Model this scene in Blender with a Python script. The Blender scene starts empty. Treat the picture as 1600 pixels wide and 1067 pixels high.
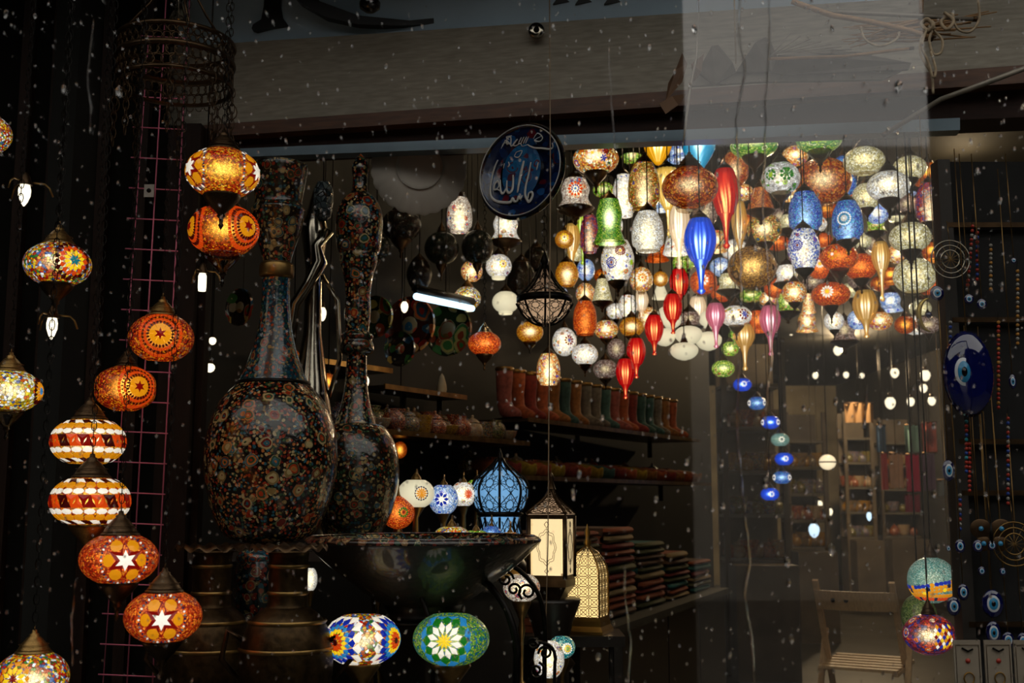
import bpy, bmesh, math, random
from mathutils import Vector, Matrix
random.seed(11)
PI = math.pi
SC = bpy.context.scene
COL = SC.collection
# ------------------------------------------------------------------ camera, world, exposure
FPX = 1778.0
CAMZ = 1.25
PITCH = math.radians(8)
cam = bpy.data.objects.new('camera', bpy.data.cameras.new('camera'))
COL.objects.link(cam)
cam.location = (0, 0, CAMZ)
cam.rotation_euler = (PI/2 + PITCH, 0, 0)
cam.data.sensor_width = 36
cam.data.lens = FPX/1600*36
cam.data.clip_start = 0.05
cam.data.dof.use_dof = True
cam.data.dof.focus_distance = 2.8
cam.data.dof.aperture_fstop = 6.0
SC.camera = cam
w = bpy.data.worlds.new('overcast_sky'); SC.world = w; w.use_nodes = True
wb = w.node_tree.nodes['Background']
wb.inputs[0].default_value = (1.0, 0.95, 0.90, 1)
wb.inputs[1].default_value = 1.3
SC.view_settings.view_transform = 'Standard'
SC.view_settings.look = 'None'
SC.view_settings.exposure = 0.0
SC.view_settings.gamma = 1.0
SC.view_settings.use_curve_mapping = False
SC.cycles.max_bounces = 6
SC.cycles.diffuse_bounces = 2
SC.cycles.use_adaptive_sampling = True
SC.cycles.adaptive_threshold = 0.02
SC.cycles.glossy_bounces = 3
SC.cycles.transparent_max_bounces = 16
SC.cycles.sample_clamp_indirect = 4.0

def light(name, loc, watts, col, r=.05):
    ld = bpy.data.lights.new(name, 'POINT'); ld.energy = watts; ld.color = col; ld.shadow_soft_size = r
    o = bpy.data.objects.new(name, ld); o.location = loc; COL.objects.link(o); return o
for i, (x, y, z, e) in enumerate([(.1, 3.9, 2.9, 2.5), (.6, 4.9, 2.9, 3.5), (1.2, 4.6, 2.9, 3), (-.45, 3.5, 2.9, 2), (-.02, 3.95, 1.78, .9), (2.3, 5.6, 2.9, 13), (2.6, 8.6, 2.9, 80), (3.6, 12.2, 2.9, 190)]):  # added unseen warm lights that brighten shop, pottery shelf, chair and lane
    light('added_fill_light', (x, y, z), e, (1.0, .72, .42))
# ------------------------------------------------------------------ helpers
CP, SP_ = math.cos(PITCH), math.sin(PITCH)
def ray(px, py):
    x = (px-800)/FPX; y = -(py-533.5)/FPX
    return Vector((x, CP - y*SP_, SP_ + y*CP))
def P(px, py, Y):                       # point of the world plane y=Y seen at a pixel
    v = ray(px, py); return Vector((0, 0, CAMZ)) + v*(Y/v.y)
def S(py, Y):                           # metres per pixel there
    return Y/ray(800, py).y/FPX
def lin(h):
    h = h.lstrip('#')
    def f(c):
        c /= 255
        return c/12.92 if c <= .04045 else ((c+.055)/1.055)**2.4
    return (f(int(h[0:2], 16)), f(int(h[2:4], 16)), f(int(h[4:6], 16)), 1)

class MB:
    def __init__(s): s.v = []; s.f = []; s.mi = []; s.sm = []
    def add(s, vs, fs, mi=0, smooth=False, M=None):
        n = len(s.v)
        s.v += [tuple(M @ Vector(a)) if M else tuple(a) for a in vs]
        s.f += [tuple(i+n for i in f) for f in fs]
        s.mi += [mi]*len(fs); s.sm += [smooth]*len(fs)
        return s
    def box(s, c, d, mi=0, M=None):
        x, y, z = [k/2 for k in d]
        vs = [(c[0]+i*x, c[1]+j*y, c[2]+k*z) for i in (-1, 1) for j in (-1, 1) for k in (-1, 1)]
        return s.add(vs, [(0,1,3,2), (4,6,7,5), (0,4,5,1), (2,3,7,6), (0,2,6,4), (1,5,7,3)], mi, False, M)
    def lathe(s, prof, n=24, mi=0, M=None, rib=0, ribs=12, twist=0, smooth=True):
        vs = []; fs = []
        for k, (r, z) in enumerate(prof):
            for i in range(n):
                a = 2*PI*i/n
                rr = r*(1+rib*math.cos(ribs*(a+twist*z)))
                vs.append((rr*math.cos(a), rr*math.sin(a), z))
        for k in range(len(prof)-1):
            for i in range(n):
                j = (i+1) % n
                fs.append((k*n+i, (k+1)*n+i, (k+1)*n+j, k*n+j) if prof[k][1] > prof[k+1][1] else (k*n+i, k*n+j, (k+1)*n+j, (k+1)*n+i))
        return s.add(vs, fs, mi, smooth, M)
    def tube(s, pts, r, n=5, mi=0, M=None, closed=False):
        pts = [Vector(p) for p in pts]; m = len(pts)
        rad = r if isinstance(r, (list, tuple)) else [r]*m
        vs = []; fs = []
        up = Vector((0, 0, 1))
        prev = None
        for k, p in enumerate(pts):
            if closed: t = pts[(k+1) % m]-pts[k-1]
            else: t = pts[min(k+1, m-1)]-pts[max(k-1, 0)]
            if t.length < 1e-9: t = Vector((0, 0, 1))
            t.normalize()
            if prev is None:
                a = t.cross(up) if abs(t.z) < .9 else t.cross(Vector((0, 1, 0)))
            else:
                a = prev - t*prev.dot(t)
                if a.length < 1e-6: a = t.orthogonal()
            a.normalize(); prev = a.copy(); b = t.cross(a)
            for i in range(n):
                q = 2*PI*i/n
                vs.append(p + (a*math.cos(q)+b*math.sin(q))*rad[k])
        for k in range(m if closed else m-1):
            k2 = (k+1) % m
            for i in range(n):
                j = (i+1) % n
                fs.append((k*n+i, k*n+j, k2*n+j, k2*n+i))
        if not closed:
            fs.append(tuple(range(n-1, -1, -1))); fs.append(tuple((m-1)*n+i for i in range(n)))
        return s.add(vs, fs, mi, True, M)
    def mesh(s, name, mats):
        me = bpy.data.meshes.new(name)
        me.from_pydata(s.v, [], s.f)
        for m in (mats if isinstance(mats, (list, tuple)) else [mats]): me.materials.append(m)
        me.polygons.foreach_set('material_index', s.mi)
        me.polygons.foreach_set('use_smooth', s.sm)
        me.update()
        return me
def link(name, me, parent=None, loc=None, scale=None, rot=None):
    o = bpy.data.objects.new(name, me); COL.objects.link(o)
    if parent: o.parent = parent
    if loc is not None: o.location = loc
    if scale is not None: o.scale = scale if isinstance(scale, (tuple, list, Vector)) else (scale,)*3
    if rot is not None: o.rotation_euler = rot
    return o
def tag(o, label=None, cat=None, group=None, kind=None):
    if label: o['label'] = label
    if cat: o['category'] = cat
    if group: o['group'] = group
    if kind: o['kind'] = kind
    return o
def thing(name, label, cat, loc=(0, 0, 0), group=None, rz=0):
    o = link(name, None, None, loc, None, (0, 0, rz)); return tag(o, label, cat, group)
def part(name, mb, mat, parent=None, **k): return link(name, mb.mesh(name, mat), parent, **k)
def struct(name, mb, mat, **k): return tag(part(name, mb, mat, **k), kind='structure')

# ------------------------------------------------------------------ materials
_mc = {}
def newmat(name):
    m = bpy.data.materials.new(name); m.use_nodes = True
    nt = m.node_tree; nt.nodes.clear()
    out = nt.nodes.new('ShaderNodeOutputMaterial')
    return m, nt, out
class N:
    def __init__(s, nt): s.nt = nt
    def n(s, t, **k):
        x = s.nt.nodes.new('ShaderNode'+t)
        for a, b in k.items():
            if a.startswith('i_'): x.inputs[int(a[2:])].default_value = b
            else: setattr(x, a, b)
        return x
    def l(s, a, b): s.nt.links.new(a, b)
    def math(s, op, a, b=None, c=None, clamp=False):
        x = s.n('Math', operation=op); x.use_clamp = clamp
        for i, v in enumerate((a, b, c)):
            if v is None: continue
            if isinstance(v, (int, float)): x.inputs[i].default_value = v
            else: s.l(v, x.inputs[i])
        return x.outputs[0]
    def mix(s, fac, a, b, bt='MIX'):
        x = s.n('Mix', data_type='RGBA', blend_type=bt)
        for i, v in ((0, fac), (6, a), (7, b)):
            if isinstance(v, (int, float)): x.inputs[i].default_value = v
            elif isinstance(v, tuple): x.inputs[i].default_value = v
            else: s.l(v, x.inputs[i])
        return x.outputs[2]
    def ramp(s, fac, cols, mode='CONSTANT', pos=None):
        x = s.n('ValToRGB'); cr = x.color_ramp; cr.interpolation = mode
        n = len(cols)
        for i, c in enumerate(cols):
            p = pos[i] if pos else i/n
            e = cr.elements[i] if i < 2 else cr.elements.new(p)
            e.position = p; e.color = c
        s.l(fac, x.inputs[0]); return x.outputs[0]
def plain(name, col, rough=.5, metal=0, noise=.25, nscale=12, coat=0, bump=.15, spec=.5, wood=False):
    if name in _mc: return _mc[name]
    m, nt, out = newmat(name); g = N(nt)
    c = lin(col) if isinstance(col, str) else col
    tc = g.n('TexCoord')
    vec = tc.outputs['Object']
    if wood:
        mp = g.n('Mapping'); mp.inputs[3].default_value = (1.2, 8, 14) if wood == 'x' else (14, 8, 1.2)
        g.l(vec, mp.inputs[0]); vec = mp.outputs[0]
    nz = g.n('TexNoise'); nz.inputs['Scale'].default_value = nscale; nz.inputs['Detail'].default_value = 5
    g.l(vec, nz.inputs[0])
    dk = tuple(x*(1-noise) for x in c[:3])+(1,); lt = tuple(min(1, x*(1+noise)) for x in c[:3])+(1,)
    cc = g.ramp(nz.outputs[0], [dk, c, lt], 'LINEAR', [.3, .5, .7])
    p = g.n('BsdfPrincipled'); g.l(cc, p.inputs['Base Color'])
    p.inputs['Roughness'].default_value = rough; p.inputs['Metallic'].default_value = metal
    p.inputs['Coat Weight'].default_value = coat; p.inputs['Specular IOR Level'].default_value = spec
    if bump:
        b = g.n('Bump'); b.inputs['Strength'].default_value = bump; b.inputs['Distance'].default_value = .003
        g.l(nz.outputs[0], b.inputs['Height']); g.l(b.outputs[0], p.inputs['Normal'])
    g.l(p.outputs[0], out.inputs[0]); _mc[name] = m; return m
def glow_mod(g, lo=.35, pw=1.5, hot=0):
    lw = g.n('LayerWeight'); lw.inputs[0].default_value = .5
    f = g.math('SUBTRACT', 1.0, lw.outputs['Facing'])
    a = g.math('MULTIPLY_ADD', g.math('POWER', f, pw), 1-lo, lo)  # emission made brightest face-on, standing in for a bulb inside
    return a, f
def emis(name, col, st=1.0, lo=.45, rough=.2):
    """glowing glass; light from within is put into its emission, strongest face-on"""
    if name in _mc: return _mc[name]
    m, nt, out = newmat(name); g = N(nt); c = lin(col)
    p = g.n('BsdfPrincipled'); p.inputs['Base Color'].default_value = tuple(x*.4 for x in c[:3])+(1,)
    p.inputs['Roughness'].default_value = rough
    p.inputs['Emission Color'].default_value = c
    a, f = glow_mod(g, lo, 1.2)
    g.l(g.math('MULTIPLY', a, st), p.inputs['Emission Strength'])
    g.l(p.outputs[0], out.inputs[0]); m.cycles.emission_sampling = 'NONE'
    _mc[name] = m; return m
def mosaic(name, pal, st=1.0, scale=16, grout='#1a0d06', fl=None, fs=2.4, lo=.3, hot=.6, hotcol='#ffe9b0', unlit=False):
    """beads of glass in grout, inner light and bulb hot spot put into the emission; fl = colours of the daisies among them"""
    if name in _mc: return _mc[name]
    m, nt, out = newmat(name); g = N(nt)
    tc = g.n('TexCoord'); oi = g.n('ObjectInfo')
    off = g.math('MULTIPLY', oi.outputs['Random'], 37.0)
    va = g.n('VectorMath', operation='ADD'); g.l(tc.outputs['Object'], va.inputs[0]); g.l(off, va.inputs[1])
    v = g.n('TexVoronoi'); v.inputs['Scale'].default_value = scale; g.l(va.outputs[0], v.inputs['Vector'])
    e = g.n('TexVoronoi', feature='DISTANCE_TO_EDGE'); e.inputs['Scale'].default_value = scale; g.l(va.outputs[0], e.inputs['Vector'])
    sp = g.n('SeparateColor'); g.l(v.outputs['Color'], sp.inputs[0])
    col = g.ramp(sp.outputs[0], [lin(c) for c in pal])
    if fl:
        fv = g.n('TexVoronoi'); fv.inputs['Scale'].default_value = fs; fv.inputs['Randomness'].default_value = .75
        # petals: jitter the lookup by the bead so that the rings are made of whole beads
        g.l(va.outputs[0], fv.inputs['Vector'])
        fsp = g.n('SeparateColor'); g.l(fv.outputs['Color'], fsp.inputs[0])
        d = g.math('ADD', fv.outputs['Distance'], g.math('MULTIPLY', sp.outputs[1], .10))
        n = len(fl)
        k = g.math('ADD', g.math('MULTIPLY', g.math('FLOOR', g.math('MULTIPLY', d, 9)), .31), fsp.outputs[0])
        k = g.math('FRACT', k)
        fc = g.ramp(k, [lin(c) for c in fl])
        inside = g.math('LESS_THAN', d, .42)
        some = g.math('MULTIPLY', inside, g.math('GREATER_THAN', fsp.outputs[1], .30))
        col = g.mix(some, col, fc)
    bright = g.math('MULTIPLY_ADD', sp.outputs[2], .7, .6)
    edge = g.math('MULTIPLY', e.outputs['Distance'], 12.0, clamp=True)
    col2 = g.mix(edge, lin(grout), col)
    p = g.n('BsdfPrincipled'); p.inputs['Roughness'].default_value = .22
    base = g.mix(.65, col2, (0, 0, 0, 1)); g.l(base, p.inputs['Base Color'])
    b = g.n('Bump'); b.inputs['Strength'].default_value = .5; b.inputs['Distance'].default_value = .04
    g.l(edge, b.inputs['Height']); g.l(b.outputs[0], p.inputs['Normal'])
    if not unlit:
        a, f = glow_mod(g, lo, 1.4)
        h = g.math('MULTIPLY', g.math('POWER', f, 12), hot*1.7)  # hot spot of an inner bulb, painted into the emission face-on
        ec = g.mix(g.math('MULTIPLY', h, edge, clamp=True), col2, lin(hotcol))
        g.l(ec, p.inputs['Emission Color'])
        g.l(g.math('MULTIPLY', g.math('MULTIPLY', g.math('ADD', a, h), bright), st), p.inputs['Emission Strength'])
    g.l(p.outputs[0], out.inputs[0]); m.cycles.emission_sampling = 'FRONT'; _mc[name] = m; return m
def ribglass(name, col, st=.8, hotc='#fff3d0', tr=.35, hot=2.2):
    """coloured blown glass with the bulb showing in its middle"""
    if name in _mc: return _mc[name]
    m, nt, out = newmat(name); g = N(nt); c = lin(col)
    p = g.n('BsdfPrincipled'); p.inputs['Base Color'].default_value = tuple(x*.5 for x in c[:3])+(1,)
    p.inputs['Roughness'].default_value = .08
    a, f = glow_mod(g, .18, 1.6)
    h = g.math('POWER', f, 26)  # no bulb inside: its bright spot is put into the emission
    ec = g.mix(h, c, lin(hotc)); g.l(ec, p.inputs['Emission Color'])
    g.l(g.math('MULTIPLY', g.math('MULTIPLY_ADD', h, hot, a), st), p.inputs['Emission Strength'])
    t = g.n('BsdfTransparent'); t.inputs[0].default_value = tuple(min(1, x*tr+.12*tr) for x in c[:3])+(1,)
    ad = g.n('AddShader'); g.l(p.outputs[0], ad.inputs[0]); g.l(t.outputs[0], ad.inputs[1])
    g.l(ad.outputs[0], out.inputs[0]); _mc[name] = m; return m
def clearglass(name, col, k=.75):
    if name in _mc: return _mc[name]
    m, nt, out = newmat(name); g = N(nt); c = lin(col)
    t = g.n('BsdfTransparent'); t.inputs[0].default_value = tuple(x*k for x in c[:3])+(1,)
    gl = g.n('BsdfGlossy'); gl.inputs['Roughness'].default_value = .05; gl.inputs[0].default_value = (1, 1, 1, 1)
    lw = g.n('LayerWeight'); lw.inputs[0].default_value = .5
    fr = g.math('MULTIPLY_ADD', g.math('POWER', lw.outputs['Facing'], 4.0), .6, .05)
    mx = g.n('MixShader'); g.l(fr, mx.inputs[0]); g.l(t.outputs[0], mx.inputs[1]); g.l(gl.outputs[0], mx.inputs[2])
    g.l(mx.outputs[0], out.inputs[0]); _mc[name] = m; return m
def floral(name, bg, pal, scale=5, small=22, rough=.25, metal=0, lines='#b8a878'):
    """painted flowers: big daisies of rings over a ground of small leaves"""
    if name in _mc: return _mc[name]
    m, nt, out = newmat(name); g = N(nt)
    tc = g.n('TexCoord'); oi = g.n('ObjectInfo')
    va = g.n('VectorMath', operation='ADD'); g.l(tc.outputs['Object'], va.inputs[0])
    g.l(g.math('MULTIPLY', oi.outputs['Random'], 11.0), va.inputs[1])
    nz = g.n('TexNoise'); nz.inputs['Scale'].default_value = scale*1.6; g.l(va.outputs[0], nz.inputs[0])
    vm = g.n('VectorMath', operation='MULTIPLY_ADD'); g.l(nz.outputs['Color'], vm.inputs[0]); vm.inputs[1].default_value = (.35/scale,)*3; g.l(va.outputs[0], vm.inputs[2])
    v = g.n('TexVoronoi'); v.inputs['Scale'].default_value = scale; g.l(vm.outputs[0], v.inputs['Vector'])
    sv = g.n('TexVoronoi'); sv.inputs['Scale'].default_value = small; g.l(vm.outputs[0], sv.inputs['Vector'])
    se = g.n('TexVoronoi', feature='DISTANCE_TO_EDGE'); se.inputs['Scale'].default_value = small; g.l(vm.outputs[0], se.inputs['Vector'])
    s1 = g.n('SeparateColor'); g.l(v.outputs['Color'], s1.inputs[0]); s2 = g.n('SeparateColor'); g.l(sv.outputs['Color'], s2.inputs[0])
    cs = [lin(c) for c in pal]
    leaf = g.ramp(s2.outputs[0], [lin(bg)]+cs)
    leaf = g.mix(g.math('GREATER_THAN', sv.outputs['Distance'], .5), leaf, lin(bg))
    ringk = g.math('FRACT', g.math('ADD', g.math('MULTIPLY', g.math('FLOOR', g.math('MULTIPLY', v.outputs['Distance'], 11)), .37), s1.outputs[0]))
    flo = g.ramp(ringk, cs)
    col = g.mix(g.math('LESS_THAN', v.outputs['Distance'], .34), leaf, flo)
    rim = g.math('COMPARE', v.outputs['Distance'], .36, .012)
    col = g.mix(g.math('MULTIPLY', rim, .55), col, lin(lines))
    dots = g.math('LESS_THAN', sv.outputs['Distance'], .1)
    col = g.mix(dots, col, lin(lines))
    p = g.n('BsdfPrincipled'); g.l(col, p.inputs['Base Color']); p.inputs['Roughness'].default_value = rough
    p.inputs['Metallic'].default_value = metal; p.inputs['Coat Weight'].default_value = .5; p.inputs['Coat Roughness'].default_value = .08
    b = g.n('Bump'); b.inputs['Strength'].default_value = .35; b.inputs['Distance'].default_value = .002
    g.l(sv.outputs['Distance'], b.inputs['Height']); g.l(b.outputs[0], p.inputs['Normal'])
    g.l(p.outputs[0], out.inputs[0]); _mc[name] = m; return m

BRONZE = plain('dark_bronze', '#4a3826', .38, .9, .35, 30)
BRONZE2 = plain('worn_brass', '#8a6c3e', .35, .9, .35, 30)
BLACKM = plain('black_iron', '#15120f', .4, .8, .3, 40)
CHROME = plain('polished_metal', '#a8a090', .15, 1, .1, 20)
WOOD = plain('dark_brown_wood', '#5c3820', .45, 0, .35, 6, bump=.2, wood='x')
WOODV = plain('dark_brown_wood_upright', '#20120a', .6, 0, .35, 6, bump=.2, wood='z', spec=.15)
DARKW = plain('black_brown_wall', '#0c0b08', .9, 0, .3, 5, spec=.1)

# ------------------------------------------------------------------ structure
def slab(name, pts, th, mat, kind='structure'):
    """a box between four corners (front face), pushed back by th"""
    vs = [Vector(p) for p in pts]; nrm = (vs[1]-vs[0]).cross(vs[3]-vs[0]).normalized()
    if nrm.y < 0: nrm = -nrm
    vs += [p+nrm*th for p in vs]
    mb = MB().add(vs, [(0,1,2,3), (7,6,5,4), (0,4,5,1), (1,5,6,2), (2,6,7,3), (3,7,4,0)])
    o = part(name, mb, mat); o['kind'] = kind; return o
def wallbox(name, x0, x1, y0, y1, z0, z1, mat):
    return struct(name, MB().box(((x0+x1)/2, (y0+y1)/2, (z0+z1)/2), (x1-x0, y1-y0, z1-z0)), mat)
FLOORM = plain('wet_dark_paving', '#3c3a36', .35, 0, .3, 3)
wallbox('floor', -9, 12, -16, 19, -.1, 0, FLOORM)
# the street behind the camera: what the pane mirrors
STONE = plain('sooty_facade', '#080706', 1, 0, .3, 2, spec=0)
PALE = plain('grey_render', '#d0c8bc', .8, 0, .15, 2)
wallbox('wall_opposite', -9, 1.08, -4.4, -4, 0, 4.7, STONE)
wallbox('wall_opposite_corner', 2.75, 12, -4.4, -4, 0, 4.9, STONE)
wallbox('wall_square', -2, 10, -12.4, -12, 0, 6.0, PALE)
wallbox('wall_street_end', -9.3, -9, -16, 19, 0, 7, STONE)
wallbox('wall_street_side', 12, 12.3, -16, 19, 0, 7, STONE)
# arcade roof over the lane
wallbox('ceiling', -9, 12, 2.1, 19, 3.02, 3.15, DARKW)
# fascia of the shop
FASC = plain('grey_fascia_board', '#a39b8c', .6, 0, .2, 9, wood='x', bump=0)
SIGN = plain('blue_grey_sign_board', '#c4def2', .5, 0, .12, 3)
def FY(px): return 3.34 - (px-240)*(3.34-2.86)/1300
slab('trim_sign_board', [P(200, -60, FY(200)), P(1620, -130, FY(1620)), P(1620, -16, FY(1620)), P(200, 78, FY(200))], .05, SIGN)
slab('trim_fascia', [P(200, 78, FY(200)-.03), P(1620, -16, FY(1620)-.03), P(1620, 100, FY(1620)-.03), P(200, 204, FY(200)-.03)], .06, FASC)
slab('trim_wood_moulding', [P(200, 204, FY(200)-.05), P(1620, 100, FY(1620)-.05), P(1620, 128, FY(1620)-.05), P(200, 222, FY(200)-.05)], .05, WOOD)
slab('trim_lintel', [P(200, 222, FY(200)), P(1620, 128, FY(1620)), P(1620, 182, FY(1620)), P(200, 246, FY(200))], .12, plain('deep_brown_beam', '#2a1710', .6, 0, .3, 6, wood='x', bump=0, spec=.2))
slab('trim_glass_channel', [P(330, 234, FY(330)-.01), P(1500, 184, FY(1500)-.01), P(1500, 203, FY(1500)-.01), P(330, 247, FY(330)-.01)], .05, plain('blue_grey_metal_channel', '#62727c', .35, .5, .1, 9))
# ridge lines on the moulding
# dark wall left of the shop opening, door frame
wallbox('wall_left', -3.2, P(226, 500, 3.1).x, 3.1, 3.2, 0, 3.02, DARKW)
wallbox('wall_left_lower', P(226, 500, 3.1).x, P(287, 500, 3.1).x, 3.1, 3.2, 0, P(260, 196, 3.1).z, DARKW)
HP = P(300, 200, 3.06).z
mb = MB(); a = P(303, 250, 3.06); mb.box((a.x, 3.06, HP/2), (.055, .08, HP))
mb.box((a.x-.035, 3.09, HP/2), (.02, .05, HP)); mb.box((a.x+.036, 3.09, HP/2), (.02, .05, HP))
struct('trim_door_post', mb, WOODV)
# vertical panels of the dark wall
for i, px in enumerate((20, 70, 150, 212, 262)):
    c = P(px, 500, 3.085)
    struct('trim_wall_batten', MB().box((c.x, 3.085, (3 if px < 240 else HP)/2), (.03, .03, 3 if px < 240 else HP)), WOODV)
# shop walls
WA, WB = Vector((-1.2, 3.01, 0)), Vector((1.28, 7.35, 0))
def wallY(px): q = (px-800)/FPX*1.0; return (3.01+1.75*1.2)/(1-1.75*q)
d = (WB-WA).normalized(); nrm = Vector((-d.y, d.x, 0))
def obox(name, a, b, z0, z1, th, mat, side=1):
    n_ = Vector((-(b-a).normalized().y, (b-a).normalized().x, 0))*th*side
    vs = []
    for z in (z0, z1):
        for p in (a, b, b+n_, a+n_): vs.append((p.x, p.y, z))
    return MB().add(vs, [(0,3,2,1), (4,5,6,7), (0,1,5,4), (1,2,6,5), (2,3,7,6), (3,0,4,7)])
SHOPW = plain('dark_green_brown_shop_wall', '#0f0e09', .7, 0, .4, 4)
struct('wall_shop', obox('w', WA, WB, 0, 3.02, .1, SHOPW), SHOPW)
wallbox('wall_back', -6, 12, 17.5, 17.7, 0, 3.02, plain('dim_far_wall', '#94886e', .7, 0, .4, 2))
wallbox('wall_right', 5.0, 5.2, 3.6, 17.5, 0, 3.02, plain('dim_side_wall', '#2b2823', .7, 0, .4, 2))
# ------------------------------------------------------------------ lamp kit
T = {k: emis('lit_tile_'+k, c, s) for k, c, s in [
    ('white', '#fff4e2', 1.15), ('red', '#8e1008', .75), ('dred', '#4a0605', .55), ('amber', '#e8930f', 1.0), ('yellow', '#ffd21e', 1.1),
    ('orange', '#e2480e', .95), ('blue', '#1630b0', .8), ('sky', '#2e8fd0', .85), ('teal', '#0d7f8c', .8), ('green', '#1d7a22', .8),
    ('lime', '#a4c81c', .9), ('navy', '#15204f', .6), ('cream', '#efe0b4', 1.0), ('silver', '#7f8a90', .5), ('pink', '#e08c9c', .8), ('purple', '#4a2468', .7)]}
MO = {
 'orange': mosaic('beads_orange', ['#7a1204', '#c8340a', '#e8650c', '#f0920f', '#b02206', '#ffb52a'], 1.0, 19, hot=.7, hotcol='#ffca50'),
 'orangered': mosaic('beads_orange_red', ['#8a1a08', '#c83c10', '#e05818', '#a82408', '#ec7a20'], 1.3, 17, hot=.4, hotcol='#ff9a40'),
 'redamber': mosaic('beads_red_amber', ['#5a0a04', '#a01c08', '#c84a0c', '#8a1206', '#e0800f'], 1.15, 19, hot=.8, hotcol='#ffb040'),
 'amber': mosaic('beads_amber', ['#d0780c', '#f0a018', '#c86008', '#ffc030', '#a84808'], 1.0, 17, hot=.9),
 'multi': mosaic('beads_all_colours', ['#c81808', '#ffd020', '#ffffff', '#e07010', '#2060b0', '#8a1206', '#308030', '#f0b020', '#b84010'], 1.0, 13, hot=.6),
 'warm': mosaic('beads_warm_flowers', ['#f0a030', '#e8c070', '#d86818', '#fff0c0', '#b04010', '#c88828'], 1.37, 12, fl=['#2038c0', '#ffe860', '#d01818', '#ffffff', '#f08018', '#208890'], hot=.7),
 'ambermix': mosaic('beads_amber_jar', ['#b87818', '#d09838', '#8a5010', '#f0d080', '#a83c10', '#507820'], 1.17, 13, fl=['#a82010', '#184890', '#286820', '#e0a020'], fs=1.9, hot=.7),
 'dkorange': mosaic('beads_deep_orange', ['#902808', '#b84410', '#c86018', '#7a1c06', '#d88828'], 0.98, 15, fl=['#701008', '#a81c10', '#c84018', '#e07820'], fs=2.0, hot=.5),
 'green': mosaic('beads_green', ['#1c6a10', '#3c9018', '#78b020', '#b8d040', '#2a7a18'], 1.23, 16, grout='#0a1806', hot=1.0, hotcol='#f0ffb8'),
 'greenstar': mosaic('beads_lime_green', ['#80b030', '#40902c', '#c0d860', '#5aa030'], 1.1, 13, grout='#0c1a08', fl=['#0c7a20', '#e8f0b0', '#48b020'], fs=1.8),
 'leaf': mosaic('beads_green_leaves_on_white', ['#e8e4dc', '#ffffff', '#d0ccc4'], 1.04, 9, grout='#3a342c', fl=['#1c7a1c', '#60b020', '#0c5a20', '#a0d040'], fs=2.6, hot=.4),
 'white': mosaic('beads_white_mirror', ['#ffffff', '#e8e0d0', '#fff6e0', '#c8bca8'], 1.23, 13, grout='#2a2018', hot=.8),
 'cream': mosaic('beads_cream', ['#e8dca0', '#f8f0c8', '#c8b878', '#fff8dc', '#b8a868'], 1.04, 13, grout='#2c2818', hot=.5),
 'whiteflower': mosaic('beads_white_with_flowers', ['#ffffff', '#f4ead8', '#fff4e8', '#e8d8c0'], 1.3, 10, grout='#6a5848', fl=['#d02818', '#2848c0', '#f0a020', '#ffffff', '#208860', '#f0d840'], fs=2.3, hot=.8),
 'whitered': mosaic('beads_white_red', ['#f0e0d0', '#d0b8a0', '#fff4e0', '#a08070'], 1.1, 12, grout='#281812', fl=['#c01810', '#e84818', '#1868a8', '#ffe0a0'], fs=2.0, hot=1.0),
 'whiteblue': mosaic('beads_white_blue', ['#f4f4f4', '#e0e4f0', '#2848c0', '#f8f0e8', '#6080d0', '#ffffff'], 1.17, 11, grout='#403c3c', fl=['#b81820', '#2030b0', '#3858d0'], fs=1.8, hot=.5),
 'blue': mosaic('beads_blue', ['#1838a8', '#2858d0', '#1028a0', '#4880e0', '#20a0c0', '#88b0e8'], 1.04, 15, grout='#080c28', hot=.5, hotcol='#c0e8ff'),
 'purple': mosaic('beads_purple_red', ['#601830', '#a02028', '#302878', '#c83820', '#803060'], 0.98, 9, grout='#100810', fl=['#e86818', '#2838a8', '#f0c8a0'], fs=2.0),
 'goldbrown': mosaic('beads_golden_brown', ['#805018', '#a87028', '#6a3c10', '#c89038'], 0.78, 17, grout='#1c1006', fl=['#201408', '#b88850', '#604020'], fs=1.6, hot=.9, hotcol='#ffc870'),
 'smoke': mosaic('beads_smoky_rose', ['#a08078', '#c8a898', '#705850', '#e0c8b8', '#885848'], 0.59, 11, grout='#241a16', hot=.5),
 'yellowmix': mosaic('beads_yellow_white', ['#f8e020', '#ffffff', '#f0b018', '#e06010', '#ffffd0', '#304890', '#b8a010'], 1.05, 11, hot=.6),
 'darkgreen': mosaic('beads_unlit_green', ['#143020', '#203a28', '#183838', '#3a2818'], 1.3, 11, grout='#080804', unlit=True),
 'darkmix': mosaic('beads_unlit_mixed', ['#301c14', '#482014', '#20302a', '#382c18'], 1.3, 11, grout='#080604', unlit=True),
 'greenblue': mosaic('beads_green_blue', ['#7cb030', '#1c8070', '#b8d050', '#2070a0', '#50a048', '#98c040'], .85, 22, grout='#0c1c14', hot=.3),
 'tealwhite': mosaic('beads_teal_white', ['#7cc0b0', '#a8d8c8', '#50a098', '#d8f0e0', '#90b8a0'], .7, 24, grout='#142420', hot=.2),
 'paleblue': mosaic('beads_pale_blue', ['#88b0e8', '#c0d8f8', '#6090e0', '#e8f4ff'], 1.17, 12, grout='#283868', fl=['#1838c0', '#2858e0', '#f0f8ff'], fs=2.2),
 'lime': mosaic('beads_lime', ['#90c020', '#c8e040', '#50a018', '#e8f080', '#308818'], 1.1, 9, grout='#142808', fl=['#207820', '#e04018', '#f8f0a0'], fs=2.4),
 'teal': mosaic('beads_teal', ['#108888', '#40b0b0', '#0c6078', '#a0e0d0'], 1.04, 9, grout='#06181c', fl=['#f0e8a0', '#105890', '#c8e8c0'], fs=2.0),
}
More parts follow.
